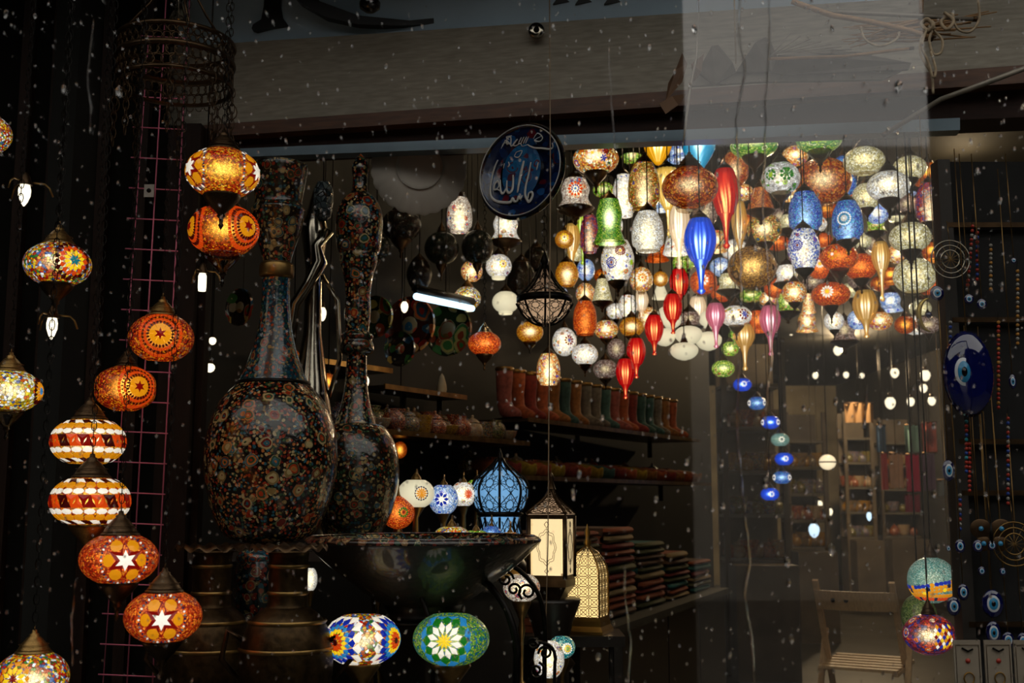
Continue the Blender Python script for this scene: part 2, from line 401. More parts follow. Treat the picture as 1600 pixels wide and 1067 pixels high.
GL = {
 'blue': ribglass('blown_glass_blue', '#1450d8', .95, '#b8e4ff', .3),
 'red': ribglass('blown_glass_red', '#c80c14', .75, '#ffb068', .25, 2.6),
 'yellow': ribglass('blown_glass_yellow', '#e8b010', .95, '#fff8c0', .3),
 'cyan': ribglass('blown_glass_turquoise', '#1ca0c8', .9, '#d8fff8', .3),
 'champagne': ribglass('blown_glass_champagne', '#c8a050', .55, '#fff6d8', .6),
 'pink': ribglass('blown_glass_pink', '#c86c88', .6, '#fff0f0', .5),
 'clear': ribglass('blown_glass_clear', '#e8d8c0', .45, '#fff8e8', .7),
 'creamy': ribglass('blown_glass_cream_yellow', '#f0c860', .95, '#fff8e0', .2),
 'limeg': ribglass('blown_glass_lime', '#98b020', .6, '#f0ffb0', .5),
}
OPAL = emis('opal_white_glass', '#f8ecc8', .95, .5)
CLEAR = clearglass('clear_glass_rim', '#e8dcc8', .7)
SMOK = clearglass('smoked_glass_cup', '#9a8468', .6)

# shade profiles on a unit radius; k = half height / half width
def prof_fn(shape, k):
    if shape == 'globe': return lambda t: math.sqrt(max(0, 1-(t*.87)**2))
    if shape == 'wide': return lambda t: math.sqrt(max(0, 1-(t*.93)**2))
    if shape == 'drum': return lambda t: (1-abs(t*.86)**3.2)
    if shape == 'jar': return lambda t: .80+.20*math.cos(t*1.5+.3)-(.16 if t < -.8 else 0)-max(0, t-.55)*.35
    if shape == 'bell': return lambda t: .76+.2*(-t)**3*(1 if t < 0 else .6)+.05*math.sin(t*5)
    if shape == 'tulip': return lambda t: .55+.45*math.sin((t+1.05)*1.45)
    if shape == 'cone': return lambda t: .95-.5*(t+1)/2
    if shape == 'ball': return lambda t: math.sqrt(max(.02, 1-(t*.97)**2))
    if shape == 'egg': return lambda t: math.sqrt(max(.02, 1-(t*.985)**2))*(1+.12*t)
    if shape == 'pod': return lambda t: (.5+.5*math.sin((t+.62)*1.55)) if t > -.95 else .2
    if shape == 'spike': return lambda t: max(.05, 1.0*math.exp(-((t-.35)/.62)**2)+.02)
    return lambda t: 1
_shade = {}
def shade_mesh(shape, k, mat, seg=28, rings=12, rib=0, ribs=14, twist=0):
    key = (shape, round(k, 2), mat.name, seg)
    if key in _shade: return _shade[key]
    f = prof_fn(shape, k); pr = [(f(-1+2*i/rings), k*(-1+2*i/rings)) for i in range(rings+1)]
    mb = MB(); mb.lathe(pr, seg, rib=rib, ribs=ribs, twist=twist)
    if shape in ('ball', 'egg', 'pod', 'spike'):
        n = len(mb.v); mb.f.append(tuple(range(n-seg, n))); mb.f.append(tuple(range(seg-1, -1, -1))); mb.mi += [0, 0]; mb.sm += [True, True]
    me = mb.mesh('shade', mat); _shade[key] = me; return me
_cap = {}
def cap_mesh(r, mat, kind='cap'):
    key = (round(r, 2), mat.name, kind)
    if key in _cap: return _cap[key]
    if kind == 'cap':
        pr = [(r*.98, -.03), (r*1.06, 0), (r*1.04, .05), (r*.9, .1), (r*.82, .2), (r*.62, .36), (r*.45, .47), (r*.28, .55), (r*.3, .6), (r*.16, .64), (r*.13, .74), (0, .76)]
        mb = MB().lathe(pr, 18)
        for q in (.12, .28): mb.lathe([(r*.9-q*r*.5+.03, q-.012), (r*.9-q*r*.5+.05, q), (r*.9-q*r*.5+.03, q+.012)], 18)
        ring = [(0, .09*math.cos(a), .80+.09*math.sin(a)) for a in [2*PI*i/10 for i in range(10)]]
        mb.tube(ring, .018, 4, closed=True)
    elif kind == 'cup':
        pr = [(r*1.0, .03), (r*1.06, -.02), (r*1.0, -.1), (r*.72, -.28), (r*.4, -.44), (r*.2, -.55), (r*.26, -.6), (r*.13, -.66), (r*.1, -.8), (r*.16, -.86), (0, -1.0)]
        mb = MB().lathe(pr, 18)
    elif kind == 'rim':
        pr = [(r*.96, .02), (r*1.08, -.03), (r*1.06, -.1), (r*.96, -.14), (r*1.0, -.17)]
        mb = MB().lathe(pr, 20)
    me = mb.mesh('lamp_'+kind, mat); _cap[key] = me; return me
def chain_mb(z0, z1, ll=.020, wd=.0055, r=.0013):
    mb = MB(); z = z0; i = 0
    while z < z1:
        pts = []
        for a in range(8):
            q = 2*PI*a/8; u = math.cos(q)*wd; v = math.sin(q)*ll*.58
            pts.append((u, 0, z+v) if i % 2 else (0, u, z+v))
        mb.tube(pts, r, 3, closed=True); z += ll*.82; i += 1
    return mb
CEIL = 3.0
_cord = {}
PLACED = []
def lamp(px, py, w, h, Y, shape, mat, label, name='pendant_lamp', cat='lamp', group=None, cap=BRONZE, cup=None, rim=None,
         rib=0, ribs=14, twist=0, chain=False, az=0, top=True, tail=0, seg=28, rings=12, tilt=0):
    if group and 'crowd' in group:
        Y = min(Y, wallY(px)-.3)
        for dy in (0, .08, -.08, .16, -.16, .24, -.24, .34, -.34, .45, -.45, .6, -.6):
            c = P(px, py, Y+dy); q = max(w, h)/2*S(py, Y+dy)
            if Y+dy < wallY(px)-.2 and Y+dy > 3.45 and all((c-c2).length > (q+q2)*.93 for c2, q2 in PLACED): Y += dy; break
        PLACED.append((P(px, py, Y), max(w, h)/2*S(py, Y)))
    c = P(px, py, Y); s = S(py, Y); R = w/2*s; k = h/w
    az = math.degrees(math.atan2(-c.x, c.y))
    t = thing(name, label, cat, c, group, math.radians(az))
    if tilt: t.rotation_euler = (0, math.radians(tilt), math.radians(az))
    f = prof_fn(shape, k)
    link('shade', shade_mesh(shape, k, mat, seg, rings, rib, ribs, twist), t, scale=R)
    if top and cap:
        rt = max(.28, f(1.0))*.96
        link('lamp_cap', cap_mesh(rt, cap), t, (0, 0, k*R), (R, R, .85*R))
        z0 = k*R+.74*R
        if chain:
            part('chain', chain_mb(z0, CEIL+.02-c.z), BLACKM, t)
        else:
            L = CEIL+.02-c.z-z0
            if L > 0:
                if 'c' not in _cord: _cord['c'] = MB().tube([(0, 0, 0), (0, 0, 1)], .0022, 4).mesh('cord', BLACKM)
                link('cord', _cord['c'], t, (0, 0, z0-.02), (1, 1, L+.02))
    if cup: link('holder_cup', cap_mesh(max(.3, f(-1.0)), cup, 'cup'), t, (0, 0, -k*R), R)
    if rim: link('glass_rim', cap_mesh(max(.3, f(-1.0)), rim, 'rim'), t, (0, 0, -k*R), R)
    if tail:
        L = tail*s; r0 = R*max(.12, f(-1.0))*.9
        part('glass_tail', MB().lathe([(r0*1.0, 0), (r0*.55, -L*.25), (r0*.32, -L*.6), (r0*.3, -L*.85), (r0*.55, -L*.93), (r0*.3, -L), (0, -L)], 10), mat, t, loc=(0, 0, -k*R))
    return t, R, k, f

# ---- tile patterns laid on a shade (unit space)
def poly_mb(mb, pts, f, k, az, z0, mi=0, off=.028, th=.03):
    """a flat glass tile with its own edges, following the shade"""
    def m(u, v, o):
        z = max(-k*.98, min(k*.98, z0+v)); r = f(z/k)
        a = math.radians(az-90)+u/max(.55, r)
        return ((r+o)*math.cos(a), (r+o)*math.sin(a), z*(1+o*.6))
    cu = sum(p[0] for p in pts)/len(pts); cv = sum(p[1] for p in pts)/len(pts); n = len(pts)
    vs = [m(cu, cv, off+.006)]+[m(u, v, off) for u, v in pts]+[m(u, v, off-th) for u, v in pts]
    fs = [(0, 1+i, 1+(i+1) % n) for i in range(n)]+[(1+i, 1+n+i, 1+n+(i+1) % n, 1+(i+1) % n) for i in range(n)]
    mb.add(vs, fs, mi)
def star(n, r0, r1, rot=PI/2, c=(0, 0), sx=1):
    return [(c[0]+sx*(r1 if i % 2 == 0 else r0)*math.cos(rot+PI*i/n), c[1]+(r1 if i % 2 == 0 else r0)*math.sin(rot+PI*i/n)) for i in range(2*n)]
def blob(c, rx, ry, n=8, rot=0):
    return [(c[0]+rx*math.cos(2*PI*i/n)*math.cos(rot)-ry*math.sin(2*PI*i/n)*math.sin(rot), c[1]+rx*math.cos(2*PI*i/n)*math.sin(rot)+ry*math.sin(2*PI*i/n)*math.cos(rot)) for i in range(n)]
def petal(a, r0, r1, wd, tip=.5):
    rm = r0+(r1-r0)*tip; c, s = math.cos(a), math.sin(a)
    return [(x*c-y*s, x*s+y*c) for x, y in [(r0, 0), (rm, -wd), (r1, 0), (rm, wd)]]
def arc(a0, a1, r0, r1, n=3):
    q = [a0+(a1-a0)*i/n for i in range(n+1)]
    return [(r1*math.cos(a), r1*math.sin(a)) for a in q]+[(r0*math.cos(a), r0*math.sin(a)) for a in reversed(q)]
class Tiler:
    def __init__(s, root, R, k, f, sy=1.0, sx=1.0): s.root, s.R, s.k, s.f, s.sy, s.sx = root, R, k, f, sy, sx
    def one(s, pts, colr, az=0, z0=0, off=.028, label=None, name='glass_tile'):
        mb = MB(); poly_mb(mb, [(u*s.sx, v*s.sy) for u, v in pts], s.f, s.k, az, z0, 0, off)
        o = part(name, mb, T[colr], s.root, scale=s.R)
        if label: o['label'] = label
        return o
    def many(s, lst, az=0, z0=0, off=.02, name='small_tiles'):
        cols = sorted({c for _, c in lst}); mb = MB()
        for pts, c in lst: poly_mb(mb, [(u*s.sx, v*s.sy) for u, v in pts], s.f, s.k, az, z0, cols.index(c), off)
        o = part(name, mb, [T[c] for c in cols], s.root, scale=s.R); o['kind'] = 'stuff'; return o
def med_star(T_, az, z0=0, q=1.0):
    """white star in a dark red star, amber panels between its points, dotted ring"""
    for i in range(6):
        a = PI/2+PI/3*(i+.5)
        T_.one(blob((.42*q*math.cos(a), .42*q*math.sin(a)), .165*q, .135*q, 9, a+PI/2), 'amber', az, z0, .022)
    T_.one(star(6, .24*q, .47*q), 'red', az, z0, .030, 'dark red star tile')
    T_.one(star(6, .13*q, .265*q), 'white', az, z0, .045, 'white star tile')
    dots = []
    for i in range(40):
        a = 2*PI*i/40; dots.append((blob((.61*q*math.cos(a), .61*q*math.sin(a)), .035, .03, 4, a), ['navy', 'silver', 'white'][(i*7) % 3]))
    T_.many(dots, az, z0, .02, 'dotted_ring')
def med_rings(T_, az, z0=0, q=1.0, c=('yellow', 'red', 'dred', 'orange', 'dred')):
    for i in range(6): T_.one(arc(2*PI*i/6, 2*PI*(i+1)/6-.03, .12*q, .34*q), 'amber', az, z0, .02)
    T_.one(star(6, .09*q, .2*q), 'red', az, z0, .035, 'red star tile')
    small = []
    for i in range(24): small.append((petal(2*PI*i/24, .33*q, .46*q, .035), c[2]))
    for i in range(26):
        small.append((arc(2*PI*i/26, 2*PI*(i+1)/26-.03, .45*q, .53*q, 1), 'orange'))
    for i in range(30): small.append((petal(2*PI*i/30, .52*q, .62*q, .03), c[4]))
    for i in range(34): small.append((arc(2*PI*i/34, 2*PI*(i+1)/34-.03, .63*q, .72*q, 1), 'orange'))
    T_.many(small, az, z0, .02, 'tile_rings')
def med_daisy(T_, az, z0=0, rings=((8, 0, .1, 'red'), (12, .1, .25, 'yellow')), single=0, dz=0):
    """rings of petals, drawn inside out; rings wider than .1 are tiles of their own"""
    small = []; off = .045
    for n, r0, r1, c in rings:
        off -= .004
        for i in range(n):
            a = 2*PI*(i+.5*(rings.index((n, r0, r1, c)) % 2))/n; wd = (r0+r1)/2*math.sin(PI/n)*.98
            pt = petal(a, r0, r1, max(.02, wd), .6)
            if r1-r0 > .16 and single: T_.one(pt, c, az, z0, off)
            else: small.append((pt, c))
    T_.many(small, az, z0, .035, 'small_petals')
def bands(T_, rows, n=22):
    for z, h, kind, cs in rows:
        for i in range(n):
            a = 360*i/n; wd = PI/n*.97*T_.f(z/T_.k)
            if abs(((a+180) % 360)-180) > 95 : continue
            if kind == 'tri':
                T_.one([(-wd, -h), (wd, -h), (0, h)], cs[i % len(cs)], a, z, .022)
                T_.one([(0, h), (wd, -h), (2*wd, h)], cs[(i+1) % len(cs)], a, z, .022)
            elif kind == 'scallop':
                T_.one(blob((0, 0), wd*1.0, h, 7), cs[i % len(cs)], a, z, .022)
    small = []
    return
# ------------------------------------------------------------------ window pane with rain
def pane_mat():
    m, nt, out = newmat('window_glass'); g = N(nt)
    t = g.n('BsdfTransparent'); t.inputs[0].default_value = (.97, .98, .97, 1)
    gl = g.n('BsdfGlossy'); gl.inputs['Roughness'].default_value = .02; gl.inputs[0].default_value = (1, 1, 1, 1)
    lw = g.n('LayerWeight'); lw.inputs[0].default_value = .5
    fr = g.math('MULTIPLY_ADD', g.math('POWER', lw.outputs['Facing'], 5.0), .9, .04)
    mx = g.n('MixShader'); g.l(fr, mx.inputs[0]); g.l(t.outputs[0], mx.inputs[1]); g.l(gl.outputs[0], mx.inputs[2])
    g.l(mx.outputs[0], out.inputs[0]); return m
GY = 1.42
pane = tag(part('window_1', MB().box((0, GY+.002, 1.55), (3.0, .004, 2.5)), pane_mat()), kind='structure')
fm = plain('dark_window_frame', '#1c1a18', .4, .3, .1)
mb = MB()
for x in (-1.52, 1.52): mb.box((x, GY, 1.55), (.06, .07, 2.6))
for z in (.28, 2.83): mb.box((0, GY, z), (3.1, .07, .06))
part('window_frame', mb, fm, pane)
m, nt, out = newmat('rain_water'); g = N(nt)
gb = g.n('BsdfGlass'); gb.inputs['IOR'].default_value = 1.33; gb.inputs['Roughness'].default_value = 0.0
g.l(gb.outputs[0], out.inputs[0]); WATER = m
def drop_verts(seg=10, rings=4, h=.75, skew=.25):
    vs = []; fs = []
    for j in range(rings):
        q = PI/2*j/rings
        for i in range(seg):
            a = 2*PI*i/seg; r = math.cos(q)
            vs.append((r*math.cos(a), -math.sin(q)*h, r*math.sin(a)*(1+skew*(math.sin(a) < 0)) ))
    vs.append((0, -h, 0)); top = len(vs)-1
    for j in range(rings-1):
        for i in range(seg):
            k = (i+1) % seg; fs.append((j*seg+i, j*seg+k, (j+1)*seg+k, (j+1)*seg+i))
    for i in range(seg): fs.append(((rings-1)*seg+i, (rings-1)*seg+(i+1) % seg, top))
    fs.append(tuple(range(seg-1, -1, -1)))
    return vs, fs
dm = [MB().add(*drop_verts(12, 4, h, sk), 0, True).mesh('raindrop', WATER) for h, sk in ((.7, .1), (.55, .5), (.8, 1.0), (.5, .0))]
rnd = random.Random(5)
def dens():
    while True:
        px, py = rnd.uniform(-60, 1660), rnd.uniform(-60, 1130)
        return px, py
big = [(100, 137, 9), (10, 20, 9), (55, 25, 7), (185, 142, 11), (305, 40, 6), (1085, 44, 11), (1404, 132, 15), (1446, 140, 10), (1308, 581, 10), (1306, 625, 9), (1256, 637, 8), (1320, 715, 9),
       (1363, 738, 8), (1230, 875, 12), (1299, 857, 14), (1233, 909, 8), (1237, 996, 9), (1297, 812, 10), (1459, 770, 10), (1459, 665, 9), (1374, 662, 9), (1316, 771, 9), (1287, 800, 9), (1263, 795, 9),
       (860, 634, 9), (905, 740, 9), (895, 770, 10), (1025, 780, 9), (1073, 722, 10), (935, 1025, 10), (1128, 722, 9), (1130, 790, 9), (955, 958, 8), (1465, 855, 10), (1360, 768, 10), (1196, 752, 12), (1181, 240, 9)]
cnt = 0
ctr = Vector((0, 0, 0))
for px, py, sz in big:
    p = P(px, py, GY); s = S(py, GY)*sz*.5
    link('raindrop', dm[rnd.randrange(3)], pane, p, (s*rnd.uniform(.7, .85), s*.7, s*rnd.uniform(1.0, 1.3)), (0, rnd.uniform(-.2, .2), 0)); cnt += 1
for i in range(258):
    px, py = dens(); sz = rnd.uniform(3.6, 6.6)
    if i % 2: px = rnd.uniform(1050, 1660)
    if px < 700: sz *= .85
    p = P(px, py, GY); s = S(py, GY)*sz*.5
    link('raindrop', dm[rnd.randrange(4)], pane, p, (s*rnd.uniform(.6, .95), s*.7, s*rnd.uniform(.9, 1.5)), (0, rnd.uniform(-.35, .35), 0))
mb = MB()
sv, sf = drop_verts(7, 2, .7, .3)
for i in range(2300):
    px, py = dens(); sz = rnd.choice((1.6, 2.0, 2.4, 3.0, 3.6))
    p = P(px, py, GY); s = S(py, GY)*sz*.5
    M = Matrix.Translation(p) @ Matrix.Rotation(rnd.uniform(-.5, .5), 4, 'Y') @ Matrix.Diagonal((s*rnd.uniform(.6, 1), s*.8, s*rnd.uniform(.9, 2.0), 1))
    mb.add(sv, sf, 0, True, M)
part('fine_raindrops', mb, WATER, pane)['kind'] = 'stuff'
def trail(pts, r):
    sub = []
    for (x0, y0), (x1, y1) in zip(pts, pts[1:]):
        n = max(2, int(abs(y1-y0)/14))
        for i in range(n): sub.append((x0+(x1-x0)*i/n+rnd.uniform(-1.1, 1.1), y0+(y1-y0)*i/n))
    sub.append(pts[-1])
    q = [P(x, y, GY-.0002) for x, y in sub]; s = S(500, GY)
    rr = [s*r*rnd.uniform(.5, 1.15) for _ in q]; rr[0] *= .3
    part('water_trail', MB().tube(q, rr, 6), WATER, pane)
trail([(1158, -40), (1154, 50), (1165, 110), (1150, 190), (1156, 330), (1158, 480)], 2.0)
trail([(1202, -40), (1203, 60), (1197, 150), (1192, 330), (1205, 480), (1206, 560), (1196, 640), (1203, 720), (1198, 750)], 1.6)
trail([(1153, 560), (1152, 690), (1163, 790), (1172, 880), (1163, 930), (1176, 1010), (1182, 1110)], 2.0)
trail([(951, 70), (958, 190), (962, 240)], 1.1)
trail([(147, 30), (143, 70), (136, 120), (142, 170), (141, 212)], 1.2)
trail([(975, 880), (978, 950), (985, 1000), (982, 1067)], 1.1)
trail([(120, 900), (112, 970), (113, 1040)], 1.0)
trail([(1355, 600), (1351, 670)], 1.8)
trail([(1216, 440), (1212, 530)], 1.4)
trail([(1150, 300), (1146, 420)], 1.1)

# ------------------------------------------------------------------ lamps hanging left, near the pane
g = 'mosaic globe lamps hanging on chains at the left'
t, R, k, f = lamp(348, 271, 112, 70, 2.45, 'globe', MO['orange'], 'orange bead globe lamp hanging below the filigree crown, white stars at both sides', group=g, chain=True, cup=BRONZE, seg=48, rings=16)
TL = Tiler(t, R, k, f); med_star(TL, -62, 0, .9); med_star(TL, 66, 0, .9)
t, R, k, f = lamp(350, 361, 108, 72, 2.62, 'globe', MO['redamber'], 'orange globe lamp hanging directly under the topmost one, ringed medallion at its side', group=g, chain=True, cup=SMOK, seg=48, rings=16)
TL = Tiler(t, R, k, f); med_rings(TL, 42, .02, .88); med_rings(TL, -72, .02, .85)
t, R, k, f = lamp(90, 413, 102, 62, 2.5, 'globe', MO['multi'], 'many-coloured globe lamp with a yellow sunburst around a blue-grey star', group=g, chain=True, cup=BRONZE, seg=48, rings=16, cap=BRONZE2)
TL = Tiler(t, R, k, f); med_daisy(TL, 28, 0, ((6, .0, .17, 'teal'), (12, .12, .34, 'yellow'), (14, .28, .46, 'orange'), (18, .42, .58, 'dred')), 1)
t, R, k, f = lamp(252, 528, 100, 68, 2.58, 'globe', MO['redamber'], 'orange globe lamp with a large ringed medallion facing front, above a wooden post', group=g, chain=True, seg=48, rings=16, cap=BRONZE2)
TL = Tiler(t, R, k, f); med_rings(TL, -2, 0, .95)
t, R, k, f = lamp(196, 607, 92, 68, 2.66, 'drum', MO['redamber'], 'drum-shaped red and amber lamp with a starred yellow disc at its right', group=g, chain=True, seg=48, rings=16)
TL = Tiler(t, R, k, f); med_rings(TL, 26, 0, .98)
BR = [(.0, .16, 'tri', ('red', 'orange', 'dred', 'orange')), (.255, .075, 'scallop', ('white',)), (-.255, .075, 'scallop', ('white',)), (.40, .09, 'scallop', ('amber',)), (-.40, .09, 'scallop', ('amber',)), (.52, .045, 'tri', ('dred', 'white')), (-.52, .045, 'tri', ('dred', 'white'))]
t, R, k, f = lamp(138, 690, 112, 68, 2.5, 'globe', MO['amber'], 'banded white, amber and red globe lamp, upper of the two banded ones', group=g, chain=True, seg=48, rings=16)
bands(Tiler(t, R, k, f), BR, 20)
t, R, k, f = lamp(141, 783, 120, 72, 2.36, 'globe', MO['orange'], 'banded white and red globe lamp, lower and brighter of the two banded ones', group=g, chain=True, cup=BRONZE2, seg=48, rings=16)
bands(Tiler(t, R, k, f), BR, 20)
t, R, k, f = lamp(186, 873, 120, 72, 2.28, 'globe', MO['orangered'], 'orange globe lamp with red and white star, touching the banded lamp above', group=g, chain=True, cup=BRONZE, seg=48, rings=16)
med_star(Tiler(t, R, k, f), 9, .0, .98)
t, R, k, f = lamp(255, 963, 119, 74, 2.22, 'globe', MO['orangered'], 'lowest orange star lamp, beside the dark brass urns', group=g, chain=True, cup=BRONZE, seg=48, rings=16)
med_star(Tiler(t, R, k, f), -2, .0, .98)
t, R, k, f = lamp(14, 611, 98, 60, 2.5, 'globe', MO['yellowmix'], 'yellow and many-coloured globe lamp cut by the left edge of the photo', group=g, chain=True, cup=SMOK, seg=48, rings=16, cap=BRONZE2)
med_daisy(Tiler(t, R, k, f), 70, 0, ((8, 0, .12, 'sky'), (14, .12, .3, 'amber'), (16, .28, .42, 'dred')))
t, R, k, f = lamp(50, 1058, 112, 74, 2.2, 'globe', MO['multi'], 'many-coloured globe lamp at the bottom corner with a yellow flower', group=g, chain=True, seg=48, rings=16, cap=BRONZE2)
med_daisy(Tiler(t, R, k, f), -28, .1, ((8, 0, .12, 'red'), (10, .1, .32, 'yellow'), (12, .3, .42, 'amber')), 1)
t, R, k, f = lamp(-18, 210, 70, 54, 2.4, 'globe', MO['multi'], 'sliver of a many-coloured globe lamp high at the left edge', group=g, chain=True, seg=32)
# bare candle bulbs in little arms
def candle(px, py, w, h, Y, label, cyl=False, arms=True):
    c = P(px, py, Y); s = S(py, Y); t = thing('pendant_bulb', label, 'light bulb', c, 'bare bulbs hanging at the left')
    hh = h*s/2; r = w*s/2
    pr = [(r*.75, hh), (r, hh*.7), (r, -hh*.6), (r*.9, -hh), (0, -hh)] if cyl else [(r*.8, hh), (r, hh*.55), (r*.95, 0), (r*.55, -hh*.6), (r*.15, -hh*.95), (0, -hh)]
    part('bulb', MB().lathe(pr, 14), emis('bulb_warm_white', '#fff0d4', 2.2, .8), t)
    part('socket', MB().lathe([(r*.3, hh*2.2), (r*.7, hh*1.9), (r*1.15, hh*1.15), (r*1.2, hh), (0, hh)], 14), BRONZE, t)
    if arms:
        A = w*s*1.9
        for q in (20, 140, 260):
            a = math.radians(q); x, y = math.cos(a), math.sin(a)
            part('arm', MB().tube([(x*r, y*r, hh*1.3), (x*A*.8, y*A*.8, hh*1.25), (x*A, y*A, hh*.9), (x*A*1.15, y*A*1.15, hh*.1)], .0022, 4), BRONZE2, t)
    part('cord', MB().tube([(0, 0, hh*2), (0, 0, CEIL-c.z)], .002, 4), BLACKM, t)
candle(38, 306, 19, 34, 2.55, 'bare candle bulb in a four-armed holder, high near the left edge')
candle(81, 514, 17, 34, 2.6, 'bare candle bulb under the sunburst lamp')
candle(316, 441, 13, 28, 2.8, 'bare cylindrical bulb beside the door post', True)

# lower pair under the big bowl, on table stands
def stand_lamp(px, py, w, h, Y, mat, label, name='table_lamp', H=.3, **kw):
    t, R, k, f = lamp(px, py, w, h, Y, 'globe', mat, label, name=name, top=False, **kw)
    r = f(-1)
    part('lamp_base', MB().lathe([(R*r, -k*R), (R*r*1.06, -k*R-.006), (R*.3, -k*R-.03), (R*.14, -k*R-.05), (R*.2, -k*R-.075), (R*.1, -k*R-.1), (R*.1, -k*R-H*.8), (R*.6, -k*R-H*.9), (R*.7, -k*R-H), (0, -k*R-H)], 18), BRONZE2, t)
    return t, R, k, f
g = 'standing globe lamps below the patterned bowl'
t, R, k, f = stand_lamp(565, 998, 118, 72, 2.42, MO['multi'], 'globe lamp with blue, yellow and red sunburst in white petals, below the bowl', group=g, seg=48, rings=16)
DS = ((8, 0, .09, 'dred'), (12, .08, .24, 'orange'), (14, .2, .34, 'yellow'), (16, .3, .44, 'sky'), (14, .38, .58, 'blue'), (14, .5, .74, 'white'))
med_daisy(Tiler(t, R, k, f), -42, 0, DS, 1); med_daisy(Tiler(t, R, k, f), 62, 0, DS, 1)
t, R, k, f = stand_lamp(705, 998, 120, 74, 2.45, MO['greenblue'], 'green and blue globe lamp with a white flower, below the bowl', group=g, seg=48, rings=16)
med_daisy(Tiler(t, R, k, f), -10, .05, ((10, 0, .2, 'yellow'), (12, .16, .46, 'white'), (12, .38, .58, 'green'), (12, .52, .70, 'sky')), 1)

# ------------------------------------------------------------------ cluster of pendants
G1 = 'crowd of pendant lamps under the shop ceiling'
def L(px, py, w, h, Y, shape, mat, label, **k):
    m = MO.get(mat) if isinstance(mat, str) else mat
    return lamp(px, py, w, h, Y, shape, m, label, group=G1, **k)
def GLs(px, py, w, h, Y, col, label, tail=0, shape='tulip', tw=0, **k):
    return lamp(px, py, w, h, Y, shape, GL[col], label, name='pendant_glass_lamp', group=G1, rib=.035, ribs=16, twist=tw, seg=64, tail=tail, **k)
def meds(r, *a):
    t, R, k, f = r; T_ = Tiler(t, R, k, f)
    for az, z0, rings in a: med_daisy(T_, az, z0, rings)
D1 = ((8, 0, .12, 'yellow'), (10, .1, .25, 'red'), (12, .22, .36, 'white'))
D2 = ((8, 0, .1, 'sky'), (10, .1, .24, 'blue'), (12, .2, .44, 'orange'))
D3 = ((6, 0, .1, 'white'), (10, .08, .22, 'cream'), (14, .2, .36, 'teal'), (18, .34, .46, 'white'), (20, .44, .56, 'sky'))
D4 = ((8, 0, .14, 'yellow'), (12, .1, .34, 'white'))
D5 = ((8, 0, .1, 'yellow'), (10, .1, .22, 'red'), (16, .18, .34, 'red'), (18, .32, .42, 'white'))
D6 = ((8, 0, .1, 'red'), (12, .08, .22, 'blue'), (16, .2, .36, 'blue'))
meds(L(931, 249, 72, 42, 4.0, 'globe', 'warm', 'warm orange globe pendant with coloured flowers beside the calligraphy plate', cup=BRONZE), (-8, 0, ((6, 0, .08, 'yellow'), (6, .08, .24, 'white'))), (25, .08, ((6, 0, .16, 'red'),)), (20, -.2, ((6, 0, .16, 'blue'),)))
GLs(1028, 236, 42, 44, 4.7, 'yellow', 'yellow blown-glass pendant at the top edge of the opening', shape='pod')
GLs(1092, 236, 52, 62, 4.25, 'cyan', 'turquoise twisted-glass pendant at the top edge of the opening', tw=1.2, shape='pod', tail=12)
L(1006, 291, 50, 72, 3.95, 'jar', 'ambermix', 'amber jar-shaped pendant with blue and red dots and a clear rim', rim=CLEAR)
GLs(1043, 297, 44, 66, 4.25, 'creamy', 'cream and yellow glass pendant behind the amber jar', tail=40, shape='pod')
L(1078, 293, 88, 58, 3.7, 'globe', 'dkorange', 'large deep orange globe pendant above the blue glass drop', rim=CLEAR)
meds(L(952, 346, 50, 68, 3.7, 'bell', 'green', 'green beaded bell pendant with a glowing centre', rim=CLEAR, cap=BRONZE2, chain=True))
L(1012, 362, 50, 62, 3.85, 'jar', 'white', 'white mirrored jar pendant with dark diamond pattern', rim=CLEAR)
GLs(1094, 375, 49, 66, 3.6, 'blue', 'cobalt blue ribbed glass drop pendant with a long tail', tail=52, shape='tulip')
GLs(1133, 300, 42, 72, 3.95, 'red', 'red twisted glass drop pendant right of the large orange globe', tail=54, shape='tulip', tw=1.5)
L(1148, 264, 46, 50, 4.5, 'globe', 'dkorange', 'deep orange globe pendant half hidden behind the red glass drop')
meds(L(899, 303, 56, 46, 4.4, 'bell', 'whitered', 'white and red lamp with an orange and blue flower, right of the plate', cup=BRONZE, rim=CLEAR), (0, .1, D2))
L(975, 306, 36, 66, 4.6, 'jar', 'whiteflower', 'multicoloured jar pendant hidden behind the amber jar')
meds(L(965, 408, 52, 64, 4.0, 'tulip', 'whiteflower', 'white flowered pendant with red and blue daisies below the green bell', cup=BRONZE), (10, .45, D5), (-22, -.25, D6), (55, -.2, ((8, 0, .2, 'lime'),)))
L(921, 366, 30, 58, 4.65, 'jar', 'purple', 'dark purple and red mosaic jar behind the green bell')
L(1057, 375, 46, 44, 4.8, 'cone', 'whiteflower', 'white and turquoise mosaic cone pendant behind the blue drop')
meds(L(1220, 279, 60, 46, 4.1, 'globe', 'leaf', 'white globe pendant with green leaves', cup=SMOK), (18, 0, ((6, 0, .2, 'green'), (8, .15, .38, 'green'))), (-30, 0, ((6, 0, .16, 'lime'), (8, .15, .3, 'green'))))
L(1178, 228, 74, 34, 4.3, 'globe', 'greenstar', 'lime green globe pendant at the top edge, left one', cup=BRONZE)
meds(L(1280, 216, 72, 42, 3.95, 'globe', 'greenstar', 'bright green starred globe pendant at the top edge, right one', cup=SMOK), (-8, 0, ((8, 0, .12, 'white'), (12, .1, .3, 'green'), (16, .28, .46, 'lime'))))
L(1286, 283, 88, 72, 4.3, 'ball', 'dkorange', 'big orange bulbous pendant below the green globes', rim=CLEAR)
L(1318, 276, 44, 66, 4.75, 'ball', 'blue', 'blue pendant half hidden behind the big orange one')
L(1350, 252, 64, 40, 4.2, 'globe', 'cream', 'cream lace-patterned globe pendant, upper right of the crowd', rim=CLEAR)
